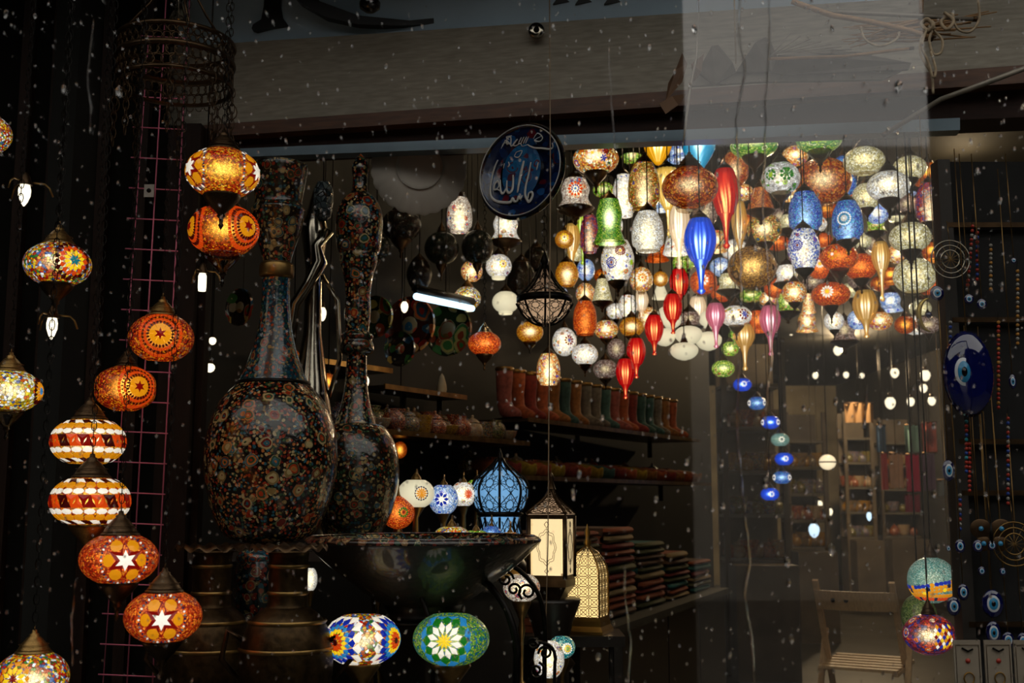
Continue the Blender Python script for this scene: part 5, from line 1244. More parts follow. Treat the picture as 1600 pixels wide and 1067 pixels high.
# tall ivory square lantern
Yl = 3.25; s = S(850, Yl); c = P(862, 905, Yl); zf = lambda y: P(862, y, Yl).z-zb0
zb0 = P(862, 912, Yl).z
t = thing('square_lantern', 'tall ivory-lit lantern with flat painted panes and a flared openwork roof', 'lantern', (c.x, c.y, zb0)); Rl = 41*s
cn = [(Rl*math.cos(math.radians(q)), Rl*math.sin(math.radians(q))) for q in (-152, -62, 28, 118)]
DK = plain('engraved_ink', '#2c2014', .6)
for i in range(4):
    (x0, y0), (x1, y1) = cn[i], cn[(i+1) % 4]
    q0, q1 = Vector((x0, y0, 0)), Vector((x1, y1, 0)); ins = .012; dd = (q1-q0).normalized()
    pa, pb = q0+dd*ins, q1-dd*ins; nn = Vector((dd.y, -dd.x, 0))
    vs = [pa+Vector((0, 0, zf(898))), pb+Vector((0, 0, zf(898))), pb+Vector((0, 0, zf(810))), pa+Vector((0, 0, zf(810)))]
    pn = part('pane', MB().add(vs+[v-nn*.003 for v in vs], [(0,1,2,3), (7,6,5,4), (0,4,5,1), (1,5,6,2), (2,6,7,3), (3,7,4,0)]), IV, t)
    mb = MB()
    L_ = (pb-pa).length; zc_ = (zf(898)+zf(810))/2; H_ = zf(810)-zf(898)
    def fp(u, v): return pa.lerp(pb, .5+u)+Vector((0, 0, zc_+v*H_))+nn*.002
    mb.tube([fp(0, .45), fp(.08, .40), fp(0, .34), fp(-.08, .40)], .0012, 3, closed=True); mb.tube([fp(0, -.46), fp(.07, -.42), fp(0, -.37), fp(-.07, -.42)], .0012, 3, closed=True)
    for rr in (.30, .25): mb.tube([fp(rr*1.1*math.cos(q)*(1+.08*math.cos(8*q)), rr*math.sin(q)*(1+.08*math.cos(8*q))) for q in [2*PI*k/32 for k in range(32)]], .0008, 3, closed=True)
    mb.tube([fp(0, .34), fp(0, -.37)], .0006, 3)
    part('pane_drawing', mb, DK, t)
    part('corner_post', MB().tube([(x0, y0, zf(902)), (x0, y0, zf(806))], .0065, 6), BRONZE, t)
for y, rr in ((902, 1.02), (806, 1.04)):
    mb = MB(); vs = [(x*rr, yy*rr, zf(y)+h) for h in (-.008, .008) for x, yy in cn]; mb.add(vs, [(3,2,1,0), (4,5,6,7)]+[(k, (k+1) % 4, 4+(k+1) % 4, 4+k) for k in range(4)]); part('frame_band', mb, BRONZE, t)
for i in range(4):
    (x0, y0), (x1, y1) = cn[i], cn[(i+1) % 4]
    def fr(u, v):
        k_ = [1.08, .86, .62, .40, .24, .13, .06][min(5, int(v*6))]*(1-(v*6-min(5, int(v*6))))+[1.08, .86, .62, .40, .24, .13, .06][min(5, int(v*6))+1]*(v*6-min(5, int(v*6)))
        return ((x0*(1-u)+x1*u)*k_, (y0*(1-u)+y1*u)*k_, zf(802)+(zf(762)-zf(802))*v)
    vs = [Vector(fr(u, v/6)) for v in range(7) for u in (0, 1)]
    part('roof_pane', MB().add([v*.985 for v in vs], [(2*k, 2*k+1, 2*k+3, 2*k+2) for k in range(6)]), PK, t)
    mb = MB(); lattice(mb, fr, 'ring', 2, 4, .0014); part('roof_lattice', mb, BRONZE, t)
    part('roof_rib', MB().tube([fr(0, k/6) for k in range(7)], .005, 5), BRONZE, t)
part('finial', MB().lathe([(.012, zf(764)), (.006, zf(752)), (.01, zf(748)), (0, zf(736))], 12), BRONZE, t)
part('lantern_foot', MB().lathe([(0, zf(935)), (Rl*.6, zf(935)), (Rl*1.05, zf(915)), (Rl*1.05, zf(904)), (0, zf(904))], 4, M=Matrix.Rotation(math.radians(28), 4, 'Z'), smooth=False), BRONZE, t)
zp = P(862, 935, Yl).z
pt = thing('lantern_pedestal', 'dark turned pedestal under the tall ivory lantern', 'pedestal', (c.x, c.y, 0))
part('column', MB().lathe([(0, .0), (.085, 0), (.08, .04), (.05, .1), (.045, zp-.12), (.06, zp-.06), (.08, zp-.01), (.08, zp), (0, zp)], 20), CT, pt); part('collar', MB().lathe([(.05, zp*.8), (.065, zp*.8+.02), (.05, zp*.8+.04)], 20), BRONZE, pt)
# arched filigree lantern
Yl = 3.45; s = S(915, Yl); c = P(919, 988, Yl); z0 = c.z; zf2 = lambda y: P(919, y, Yl).z-z0
t = thing('arched_lantern', 'pale arched lantern with dense scrollwork panels on a gilt plinth', 'lantern', c); t.rotation_euler = (0, 0, math.radians(-20))
hw = 26*s
IV2 = emis('lantern_glass_warm', '#ffd890', 1.5, .5)
GILT = plain('gilt_plinth', '#9a7436', .3, .8, .2, 20)
ARM = plain('pale_filigree_metal', '#7c6a50', .4, .7, .2)
def wdt(v): return 1 if v < .58 else max(.02, max(0, math.cos((v-.58)/.42*PI/2))**.75)
Ht = zf2(852)-zf2(962)
for i in range(4):
    a_ = PI/2*i; ca, sa = math.cos(a_), math.sin(a_)
    def fq(u, v):
        w0 = hw*wdt(v); x, y = (u*2-1)*w0, -w0*.98; return (x*ca-y*sa, x*sa+y*ca, zf2(962)+Ht*v)
    vs = [Vector(fq(u, v/10)) for v in range(11) for u in (0, 1)]
    part('glass_panel', MB().add([Vector((v.x*.97, v.y*.97, v.z)) for v in vs], [(2*k, 2*k+1, 2*k+3, 2*k+2) for k in range(10)]), IV2, t)
    mb = MB(); lattice(mb, fq, 'ring', 3, 7, .0011); part('filigree_panel', mb, ARM, t)
    part('edge_rib', MB().tube([fq(0, v/10) for v in range(11)], .003, 5), GILT, t)
part('plinth', MB().lathe([(0, 0), (hw*1.75, 0), (hw*1.75, .008), (hw*1.55, .022), (hw*1.5, zf2(968)), (hw*1.42, zf2(962)), (0, zf2(962))], 4, M=Matrix.Rotation(PI/4, 4, 'Z'), smooth=False), GILT, t)
part('finial', MB().lathe([(.008, zf2(854)), (.013, zf2(848)), (.006, zf2(840)), (.01, zf2(832)), (0, zf2(818))], 12), GILT, t)
pt = thing('lantern_stool', 'small dark square stool carrying the arched lantern', 'stool', (c.x, c.y, 0))
part('stool_top', MB().box((0, 0, z0-.015), (.2, .2, .03)), CT, pt)
for sx in (-1, 1):
    for sy in (-1, 1): part('leg', MB().box((sx*.08, sy*.08, (z0-.03)/2), (.025, .025, z0-.03)), CT, pt)
# hanging filigree lantern
Yl = 3.45; c = P(851, 475, Yl); s = S(475, Yl)
t = thing('pendant_filigree_lantern', 'black openwork hanging lantern with peach glow and pointed top', 'lantern', c)
zf3 = lambda y: P(851, y, Yl).z-c.z
onion(t, [(w_*s, zf3(y)) for w_, y in [(4, 508), (16, 505), (30, 494), (38, 482), (42, 474)]], 0, PK, 8, 'star', 2, .0015)
onion(t, [(w_*s, zf3(y)) for w_, y in [(38, 462), (30, 455), (18, 442), (10, 428), (4, 415)]], 0, emis('lantern_cloth_dim', '#c8a080', .35, .6), 8, 'star', 2, .0015, gl='upper_glass')
part('band', MB().lathe([(42*s, zf3(474)), (44*s, zf3(472)), (44*s, zf3(464)), (40*s, zf3(462)), (36*s, zf3(462))], 32), BLACKM, t)
part('top_knob', MB().lathe([(4*s, zf3(416)), (7*s, zf3(408)), (3*s, zf3(398)), (0, zf3(392))], 12), BLACKM, t)
part('chain', chain_mb(zf3(396), CEIL-c.z, .026, .008, .0015), BLACKM, t)
# the long wire that runs down past the lanterns
t = thing('hanging_wire', 'long pale wire hanging in front of the ivory lantern', 'wire', P(858, 500, 2.9))
ww = P(858, 500, 2.9); part('strand', MB().tube([P(860, 300, 2.9)-ww+Vector((0, 0, .9)), P(860, 300, 2.9)-ww, P(858, 600, 2.9)-ww, P(856, 850, 2.9)-ww, P(852, 1000, 2.9)-ww], .0016, 5), plain('pale_wire', '#9c8468', .5, .3), t)
part('end_knot', MB().lathe([(0, .006), (.005, 0), (0, -.006)], 8), BRONZE2, t, loc=P(852, 1003, 2.9)-ww)
# low lamps beneath the lanterns
for x, y, w_, h_, Y, mt, lab, az in [(878, 1011, 42, 32, 3.08, 'teal', 'turquoise table lamp with a yellow rosette under the arched lantern', 25), (858, 1030, 48, 54, 2.84, 'whiteflower', 'multicoloured lamp behind the iron scrolls', 0), (815, 918, 58, 40, 3.02, 'whitered', 'white lamp with red diamonds behind the iron leg', 0), (485, 905, 22, 34, 3.0, 'white', 'white mosaic lamp peeking beside the right urn', 0), (592, 908, 34, 30, 3.1, 'whitered', 'dim red and white lamp under the bowl', 0)]:
    t, R, k, f = stand_lamp(x, y, w_, h_, Y, MO[mt], lab, group='standing lamps low among the stands', H=.25, seg=32)
    bz = P(x, y, Y).z-k*R-.1-.25
    part('floor_pole', MB().tube([(0, 0, -k*R-.3), (0, 0, -t.location.z+.01)], .01, 8), BLACKM, t); part('floor_foot', MB().lathe([(0, 0), (.05, 0), (.045, .012), (.01, .02)], 20), BLACKM, t, loc=(0, 0, -t.location.z))
    if az: med_daisy(Tiler(t, R, k, f), az, 0, ((8, 0, .12, 'lime'), (10, .12, .28, 'yellow'), (14, .26, .42, 'white'), (16, .40, .56, 'teal')))
# ------------------------------------------------------------------ the long counter with folded rugs
p0, p1 = P(905, 1000, 3.9), P(1132, 926, 6.1)
zk = .80
A, B = Vector((p0.x, 3.9, 0)), Vector((p1.x, 6.1, 0)); dd = (B-A).normalized(); nn = Vector((-dd.y, dd.x, 0))
cc = (A+B)/2
t = thing('rug_counter', 'long low dark counter carrying piles of folded rugs', 'counter', cc)
def obx(z0, z1, w_, e=0): return [(p-cc)+Vector((0, 0, z_)) for z_ in (z0, z1) for p in (A-dd*e, B+dd*e, B+dd*e+nn*w_, A-dd*e+nn*w_)]
FX = [(0,3,2,1), (4,5,6,7), (0,1,5,4), (1,2,6,5), (2,3,7,6), (3,0,4,7)]
part('counter_top', MB().add([v-nn*.02 for v in obx(zk-.03, zk, .5, .02)], FX), plain('worn_counter_top', '#3c3c34', .4, .2, .3), t)
for k in range(4):
    a_, b_ = A.lerp(B, k/4+.004), A.lerp(B, (k+1)/4-.004)
    part('front_panel', MB().add([(p-cc)+Vector((0, 0, z_)) for z_ in (0, zk-.03) for p in (a_, b_, b_+nn*.45, a_+nn*.45)], FX), CT, t)
RG = [plain('rug_'+n_c, c_, .9, 0, .5, 70) for n_c, c_ in (('rust', '#7c3c1c'), ('teal', '#1c5450'), ('brown', '#4c3420'), ('wine', '#641c14'), ('sand', '#7c6844'), ('olive', '#444424'))]
RN = ['rust', 'teal', 'brown', 'wine-red', 'sand', 'olive']
rr_ = random.Random(4)
_rm = {}
for k in range(5):
    base = A.lerp(B, (k+.5)/5)+nn*.24; z = zk
    for j in range([13, 12, 10, 8, 6][k]):
        h_ = rr_.uniform(.022, .034); mi = rr_.randrange(6)
        if mi not in _rm:
            mb = MB(); pr = []
            mb.box((0, 0, 0), (1, .9, .86)); mb.tube([(-.5, .44, 0), (.5, .44, 0)], .43, 6, M=Matrix.Translation((0, .44, 0)) @ Matrix.Diagonal((1, .12, 1, 1)) @ Matrix.Translation((0, -.44, 0))); _rm[mi] = (mb.mesh('folded_cloth', RG[mi]), MB().tube([(-.5, 0, 0), (.5, 0, 0)], .46, 8, M=Matrix.Translation((0, -.44, 0)) @ Matrix.Diagonal((1, .14, 1, 1))).mesh('fold_edge', RG[(mi+4) % 6]))
        t = thing('folded_rug', f"{RN[mi]} folded rug, {ORD[j]} from the bottom of the {['pile beside the arched lantern', 'second pile from the lantern', 'middle pile', 'second pile from the lane', 'pile nearest the lane'][k]}", 'rug', (base.x, base.y, z+h_/2), 'folded rugs on the long counter', math.atan2(dd.y, dd.x)+rr_.uniform(-.05, .05))
        link('folded_cloth', _rm[mi][0], t, scale=(.36, .34, h_)); link('fold_edge', _rm[mi][1], t, scale=(.36, .36, h_)); z += h_*.97

# ------------------------------------------------------------------ folding chair in the lane
Yc = 5.9
CW = plain('pale_beech_wood', '#c8a87c', .5, 0, .15, 10, wood='z')
c = P(1352, 1020, Yc); s = S(1020, Yc)
t = thing('folding_chair', 'pale wooden folding chair with a slatted seat standing in the lane', 'chair', (c.x, Yc, 0)); t.rotation_euler = (0, 0, math.radians(-30))
hw = .19
def bar(name, a_, b_, w_=.028, d_=.018, mat=CW, par=None):
    a_, b_ = Vector(a_), Vector(b_); q = (b_-a_).normalized(); side = Vector((1, 0, 0)) if abs(q.x) < .9 else Vector((0, 1, 0)); o_ = q.cross(side).normalized()
    vs = [p+side*i*w_/2+o_*j*d_/2 for p in (a_, b_) for i, j in ((-1, -1), (1, -1), (1, 1), (-1, 1))]
    part(name, MB().add(vs, [(0,3,2,1), (4,5,6,7), (0,1,5,4), (1,2,6,5), (2,3,7,6), (3,0,4,7)]), mat, par or t)
for sg in (-1, 1):
    bar('back_leg', (sg*hw, .24, 0.01), (sg*hw*.98, -.2, .86)); bar('front_leg', (sg*(hw+.025), -.22, .01), (sg*(hw+.02), .06, .60))
for z_ in (.76,):
    vs = []; n = 8
    for zz_ in (z_-.045, z_+.05):
        for i in range(n+1):
            x = -hw+2*hw*i/n; y = -.17-.035*(1-(x/hw)**2); vs.append((x*1.03, y-(zz_-z_)*.4, zz_))
    vs += [(x, y+.012, z2) for x, y, z2 in vs]; m_ = n+1
    fs = [(i, i+1, m_+i+1, m_+i) for i in range(n)]+[(2*m_+i, 3*m_+i, 3*m_+i+1, 2*m_+i+1) for i in range(n)]+[(m_+i, m_+i+1, 3*m_+i+1, 3*m_+i) for i in range(n)]+[(i, 2*m_+i, 2*m_+i+1, i+1) for i in range(n)]
    br = part('back_rest', MB().add(vs, fs, 0), CW, t)
    for x in (-.1, -.035): part('round_hole', MB().lathe([(.011, 0), (.011, .003), (0, .003)], 12, M=Matrix.Translation((x, -.204, .765)) @ Matrix.Rotation(PI/2, 4, 'X')), BLACKM, br)
for i in range(6): bar('seat_slat', (-hw, -.16+i*.068, .435+i*.004), (hw, -.16+i*.068, .435+i*.004), .05, .014)
bar('seat_rail', (-hw+.01, -.18, .42), (-hw+.01, .22, .44)); bar('seat_rail', (hw-.01, -.18, .42), (hw-.01, .22, .44)); bar('cross_bar', (-hw, .14, .2), (hw, .14, .2)); bar('cross_bar', (-hw, -.16, .14), (hw, -.16, .14))

# ------------------------------------------------------------------ the lane beyond: cloths, bulbs, stalls
def cloth(px0, py0, px1, py1, Y, colr, label):
    a_, b_ = P(px0, py0, Y), P(px1, py1, Y); w_, h_ = b_.x-a_.x, a_.z-b_.z
    t = thing('hanging_scarf', label, 'scarf', (a_.x+w_/2, Y, b_.z), 'scarves hanging in the lane')
    n = 12; vs = []
    for z_ in (0, h_*.5, h_):
        for i in range(n+1): vs.append((-w_/2+w_*i/n, .03*math.sin(i*1.7)+.01*math.sin(i*3+z_*4), z_))
    m_ = n+1; fs = [(r_*m_+i, r_*m_+i+1, (r_+1)*m_+i+1, (r_+1)*m_+i) for r_ in range(2) for i in range(n)]
    k_ = len(vs); vs += [(x, y+.012, z_) for x, y, z_ in vs]; fs += [tuple(k_+q for q in reversed(f_)) for f_ in fs]
    part('cloth', MB().add(vs, fs, 0, True), plain('scarf_'+colr[1:], colr, .9, 0, .1), t); part('rail', MB().tube([(-w_/2, 0, h_), (w_/2, 0, h_)], .012, 5), BRONZE, t); part('cord', MB().tube([(0, .01, h_), (0, .01, 3.02-b_.z)], .004, 3), BLACKM, t)
cloth(1414, 664, 1440, 706, 12, '#8cb4ac', 'pale teal scarf high in the lane'); cloth(1441, 660, 1466, 706, 12, '#c86c60', 'salmon pink scarf beside the pale teal one'); cloth(1369, 664, 1386, 706, 12.1, '#3c5c80', 'blue scarf left of the pale teal one')
cloth(1377, 708, 1388, 765, 11.8, '#a83030', 'narrow red scarf at the left of the lower row'); cloth(1389, 708, 1414, 762, 11.8, '#b08c74', 'beige scarf in the lower row'); cloth(1415, 710, 1440, 768, 11.8, '#b01c4c', 'crimson scarf in the lower row'); cloth(1441, 708, 1464, 766, 11.8, '#604868', 'purple scarf in the lower row'); cloth(1414, 772, 1440, 800, 11.7, '#801838', 'dark crimson scarf lowest of all')
cloth(1320, 630, 1366, 660, 12.4, '#9c7850', 'tan cloth folded over a rail'); cloth(1465, 750, 1500, 775, 11.5, '#687078', 'grey cloth at the edge of the dark stall')
for i, (x, y, r_, lab) in enumerate([(1398, 583, 9, 'bright bulb, upper left of the far group'), (1446, 587, 10, 'bright bulb, upper right of the far group'), (1443, 607, 8, 'bulb just below the upper right far one'), (1391, 630, 11, 'cloudy bulb, lower left of the far group'), (1423, 628, 8, 'bulb in the middle of the lower far row'), (1456, 627, 8, 'bulb at the right end of the lower far row'),
        (1322, 586, 6, 'small bulb, middle of the lane ceiling'), (1274, 587, 6, 'yellowish small bulb, left in the lane'), (1347, 587, 5, 'smallest bulb beside the middle one'), (1280, 788, 7, 'low small bulb above the grey lane floor'), (1296, 800, 7, 'low small bulb right of its neighbour'),
        (1290, 505, 6, 'small white bulb under the daisy lamp'), (1326, 500, 7, 'small bulb right under the crowd'), (1236, 520, 5, 'small bulb left of the lane'), (1309, 548, 9, 'flat white bulb cluster under the crowd')]):
    pendant_bulb(x, y, r_*1.5, r_*1.7, 10.5+i*.12, lab, '#fff0d0', 1.5, 'distant bulbs in the lane')
for x, y, w_, h_, lab in ((1272, 829, 17, 22, 'bluish-white shop lamp low in the lane'), (1358, 807, 8, 14, 'small pale blue lamp low in the lane')): pendant_bulb(x, y, w_, h_, 9.5, lab, '#cfeaff', 1.4, 'bluish lamps low in the lane')
c = P(1293, 722, 8.5); s = S(722, 8.5); t = thing('pendant_globe_light', 'round warm white globe light split by a dark bar', 'lamp', c)
part('globe', MB().lathe([(13*s*math.cos(q), 12*s*math.sin(q)) for q in [PI/2-PI*i/12 for i in range(13)]], 20), emis('globe_warm', '#ffe8c0', 1.3, .6), t); part('dark_bar', MB().lathe([(13.2*s, 1*s), (13.6*s, 0), (13.2*s, -1*s)], 20), BLACKM, t); part('cord', MB().tube([(0, 0, 12*s), (0, 0, CEIL-c.z)], .004, 4), BLACKM, t)
# stall blocks on both sides of the lane, with goods
ST = plain('stall_wood_dim', '#504638', .6, 0, .4, 4); ST2 = plain('stall_metal_dim', '#5c564a', .5, .3, .3, 4)
def stall(px0, px1, ytop, Y, label, n=5, mt=ST):
    a_, b_ = P(px0, ytop, Y), P(px1, ytop, Y); w_ = b_.x-a_.x
    t = thing('market_stall', label, 'stall', ((a_.x+b_.x)/2, Y, 0), 'market stalls in the lane')
    part('counter_body', MB().box((0, .3, .4), (w_, .6, .8)), mt, t); part('back_board', MB().box((0, .62, a_.z/2), (w_, .04, a_.z)), mt, t)
    for i in range(n): z_ = .82+(a_.z-.85)*i/n; part('shelf_board', MB().box((0, .45, z_), (w_, .3, .025)), ST2, t)
    for sg in (-1, 1): part('post', MB().box((sg*w_/2, .3, a_.z/2), (.04, .04, a_.z)), mt, t)
    return t, w_
goods = 0
for (px0, px1, yt, Y, lab) in [(1140, 1235, 520, 8.2, 'dim stall left of the lane with small goods'), (1240, 1300, 640, 10.4, 'narrow distant stall in the middle of the lane'), (1330, 1372, 640, 13.4, 'farthest stall behind the scarves'), (1385, 1475, 650, 13.8, 'wide pale stall at the end of the lane')]:
    t, w_ = stall(px0, px1, yt, Y, lab)
    for sh in range(4):
        zt = .82+(P(px0, yt, Y).z-.85)*sh/5+.0125
        for i in range(6):
            x = t.location.x-w_/2+w_*(i+.5)/6; mi = (i*3+sh*2+goods) % 6
            pot((x, Y+.42, zt), .05+.015*((i+sh) % 3), ['round pot', 'lidded jar', 'cup'][(i+sh) % 3], mi, f"{POTN[mi]} {['round pot', 'lidded jar', 'cup'][(i+sh) % 3]}, {ORD[i]} on {ORD[sh]} shelf, {['left-lane stall', 'narrow middle stall', 'farthest stall', 'wide end stall'][goods]}", 'goods on the lane stalls')
    goods += 1

# ------------------------------------------------------------------ dark stall of amulets at the right edge
Yr = 2.72; a_, b_ = P(1476, 300, Yr), P(1700, 300, Yr)
t = thing('amulet_board', 'black display board covered with blue eye amulets at the right edge', 'display board', ((a_.x+b_.x)/2, Yr+.03, 0))
RB = plain('black_felt_board', '#0e0d0c', .9, 0, .4, 20)
H_ = P(1500, 250, Yr).z
part('board', MB().box((0, 0, H_/2), (b_.x-a_.x, .03, H_)), RB, t); part('frame_post', MB().box((-(b_.x-a_.x)/2, -.01, H_/2), (.03, .05, H_)), plain('dim_frame_wood', '#2a241e', .6), t)
for y in (352, 500, 690, 770, 975): z_ = P(1500, y, Yr).z; part('rail', MB().box((0, -.03, z_), (b_.x-a_.x, .012, .012)), BRONZE, t)
EN = plain('eye_cobalt_glass', '#0a1048', .08, 0, .2, 6, coat=1, bump=0); EW = plain('eye_white', '#c8ccd0', .25, 0, .05, bump=0); EB = plain('eye_sky', '#2f86b4', .2, 0, .08, bump=0); EK = plain('eye_black', '#08080c', .15, 0, .05, bump=0)
def eye(px, py, w_, h_, Y, label, sx=.9, sz=1.0, big=False, dark=EN, kind='amulet', dep=.35, cx=0, cz=0, e=.5):
    c = P(px, py, Y); s = S(py, Y); R = h_/2*s; asp = w_/h_
    t = thing('hanging_eye_amulet', label, kind, c, 'blue eye amulets')
    D = Matrix.Diagonal((asp, 1, 1, 1)) @ MX
    body = [(0, -R*.1), (R*.85, -R*.08), (R, 0), (R*.9, R*.1), (R*.5, R*.16), (0, R*.18)]
    part('glass_disc', MB().lathe(body, 32, M=D), dark, t)
    r2 = R*e
    for nm, q, o_, mt in (('white_ring', 1, .165, EW), ('blue_ring', .72, .185, EB), ('pupil', .33, .205, EK)):
        part(nm, MB().lathe([(r2*q, R*(o_-.03)), (r2*q*.9, R*o_), (0, R*(o_+.01))], 24, M=Matrix.Translation((cx*R, 0, cz*R)) @ D), mt, t)
    part('cord', MB().tube([(0, .0, R*.95), (0, .01, R*1.0+max(.03, min(.5, H_-c.z-R)))], .0012, 4), BRONZE2, t)
eye(1513, 584, 80, 136, 2.62, 'largest dark blue glass eye disc, hanging in the middle of the board', e=.36, cx=-.16, cz=.03)
for x, y, w_, h_, lab in ((1464, 458, 22, 24, 'small eye bead hanging free at the board edge'), (1514, 467, 15, 16, 'small white-ringed eye bead above the big disc'), (1534, 475, 16, 17, 'small blue eye bead right of the white-ringed one'), (1584, 407, 9, 9, 'tiny turquoise eye bead high at the right'), (1582, 596, 12, 24, 'narrow eye bead right of the big disc'),
        (1490, 947, 22, 30, 'oval pale eye amulet, lower left of the board'), (1551, 943, 34, 44, 'large drop-shaped eye amulet low on the board'), (1552, 988, 24, 36, 'drop-shaped eye amulet under the large one'), (1575, 1000, 20, 26, 'eye amulet at the bottom right'), (1598, 1002, 18, 28, 'eye amulet cut by the right edge of the photo'),
        (1500, 853, 16, 22, 'grey eye bead over the oval one'), (1528, 853, 16, 20, 'turquoise eye bead in the middle row'), (1550, 852, 15, 16, 'round white eye bead in the middle row'), (1482, 735, 20, 34, 'pale blue eye amulet near the left border of the board'), (1482, 857, 8, 10, 'tiny eye bead at the left of the middle row'),
        (1534, 892, 12, 14, 'small eye bead just above the large drop'), (1567, 893, 11, 12, 'small eye bead right of its neighbour above the drop'), (1505, 925, 18, 26, 'dark blue eye amulet behind the oval one')):
    eye(x, y, w_, h_, 2.66, lab, e=.62)
# crescent amulet
c = P(1453, 492, 2.66); s = S(492, 2.66); t = thing('hanging_crescent', 'thin gilt crescent amulet by the edge of the dark stall', 'amulet', c)
part('crescent', MB().tube([(22*s*math.cos(q)*.8, 0, 26*s*math.sin(q)) for q in [PI*.5+PI*i/12 for i in range(13)]], [s*(1+3.4*math.sin(PI*i/12)) for i in range(13)], 8), plain('gilt_amulet', '#b89c50', .35, .7, .2), t)
part('cord', MB().tube([(0, 0, 26*s), (0, 0, .5)], .001, 3), BRONZE2, t); part('disc', MB().lathe([(5*s, 0), (5*s, .003), (0, .004)], 14, M=Matrix.Translation((-2*s, 0, 0)) @ MX), EN, t)
# beaded straps
RBEAD = [plain('bead_'+n_c, c_, .3, 0, .1, bump=0) for n_c, c_ in (('red', '#a02c1c'), ('blue', '#1c3c8c'), ('amber', '#a8742c'), ('turquoise', '#1c7c88'), ('silver', '#8c8880'))]
bead = [MB().lathe([(.0045*math.cos(q), .0045*math.sin(q)) for q in [PI/2-PI*i/5 for i in range(6)]], 8).mesh('bead', m_) for m_ in RBEAD]
def strand(px, y0, y1, pal, label, Y=2.67, slant=0):
    a_, b_ = P(px, y0, Y), P(px+slant, y1, Y); t = thing('hanging_bead_strand', label, 'bead strand', a_, 'bead strands on the dark stall')
    n = int((a_.z-b_.z)/.0105)
    for i in range(n): link('bead', bead[pal[i % len(pal)]], t, (b_-a_)*((i+.5)/n))
    part('thread', MB().tube([(0, 0, .02), b_-a_], .0007, 3), BLACKM, t)
strand(1520, 350, 456, (0, 0, 4), 'red and silver beaded strap hung highest on the board', slant=-9)
strand(1527, 360, 440, (0, 1), 'red beaded strap beside the highest one'); strand(1510, 655, 740, (3, 0, 0, 1), 'red and turquoise bead tassel under the big disc'); strand(1560, 500, 640, (2, 0, 0), 'amber and red bead strand right of the big disc'); strand(1485, 500, 560, (4, 1), 'silver bead strand left of the big disc')
strand(1575, 650, 790, (0, 1, 4), 'long mixed bead strand at the right edge'); strand(1515, 690, 770, (0, 0), 'short red bead strand'); strand(1590, 420, 540, (2, 4), 'amber and silver bead strand in the top right corner of the board'); strand(1500, 770, 830, (4, 1, 0), 'bead strand over the grey eye bead'); strand(1548, 380, 455, (4, 2, 4), 'silver and amber bead strand beside the red straps')
# butterfly and dreamcatcher shapes
c = P(1549, 835, 2.66); s = S(835, 2.66); t = thing('hanging_butterfly', 'dark metal butterfly ornament set with blue eyes', 'ornament', c)
for sg in (-1, 1):
    for (cx, cz, rx, rz) in ((16, 9, 17, 15), (13, -14, 12, 12)):
        wg = part('wing', MB().lathe([(1, 0), (.9, .12), (0, .15)], 20, M=Matrix.Translation((sg*cx*s, 0, cz*s)) @ Matrix.Diagonal((rx*s, .01, rz*s, 1)) @ MX), BRONZE, t)
        part('eye_stone', MB().lathe([(4*s, 0), (3*s, .003), (0, .004)], 12, M=Matrix.Translation((sg*cx*s, -.002, cz*s)) @ MX), EB, wg)
part('body', MB().tube([(0, 0, -22*s), (0, 0, 0), (0, 0, 20*s)], [1*s, 3.5*s, 1*s], 8), BLACKM, t); part('cord', MB().tube([(0, 0, 18*s), (0, .01, 60*s)], .001, 3), BRONZE2, t)
for x, y, r_, lab in ((1485, 405, 30, 'silvery openwork ring ornament high at the left of the board'), (1585, 850, 34, 'nested gilt hoop ornament at the right edge of the board')):
    c = P(x, y, 2.66); s = S(y, 2.66); t = thing('hanging_hoop', lab, 'ornament', c)
    for q_ in (1, .74, .48): part('hoop', MB().tube([(r_*q_*s*math.cos(q), 0, r_*q_*s*math.sin(q)) for q in [2*PI*i/28 for i in range(28)]], .002, 5, closed=True), BRONZE2 if x > 1500 else CHROME, t)
    for i in range(6): q = PI*i/6; part('spoke', MB().tube([(-r_*s*math.cos(q), 0, -r_*s*math.sin(q)), (r_*s*math.cos(q), 0, r_*s*math.sin(q))], .0009, 3), BRONZE2, t)
    part('cord', MB().tube([(0, 0, r_*s), (0, .01, r_*s+.05)], .001, 3), BRONZE2, t)
# cards with drawn pendants at the bottom
for i, (px, lab) in enumerate(((1512, 'pale jewellery card with a ring pendant, left one'), (1560, 'pale jewellery card with a ring pendant, middle one'), (1606, 'pale jewellery card at the right edge of the photo'))):
    c = P(px, 1040, 2.56); s = S(1040, 2.56); t = thing('jewellery_card', lab, 'card', (c.x, c.y, P(px, 1085, 2.56).z), 'jewellery cards at the foot of the board'); hh = P(px, 1000, 2.56).z-P(px, 1085, 2.56).z
    part('card', MB().box((0, 0, hh/2), (42*s, .004, hh)), plain('grey_beige_card', '#8c8070', .7, 0, .1), t); part('card_frame', MB().tube([(-18*s, -.003, .01), (18*s, -.003, .01), (18*s, -.003, hh-.01), (-18*s, -.003, hh-.01)], .001, 3, closed=True), BRONZE, t)
    part('ring', MB().tube([(8*s*math.cos(q), -.005, hh*.3+9*s*math.sin(q)) for q in [2*PI*k/14 for k in range(14)]], .0016, 4, closed=True), GILT, t); part('clasp', MB().tube([(-9*s, -.005, hh*.86), (0, -.006, hh*.8), (8*s, -.005, hh*.84)], .0022, 5), BLACKM, t); part('stone', MB().lathe([(4*s, 0), (3*s, .003), (0, .004)], 10, M=Matrix.Translation((0, -.003, hh*.62)) @ MX), RBEAD[0], t)
c = P(1550, 1092, 2.56); t = thing('card_stand', 'low dark stand on which the jewellery cards lean', 'stand', (c.x, 2.58, 0)); zz_ = P(1550, 1085, 2.56).z
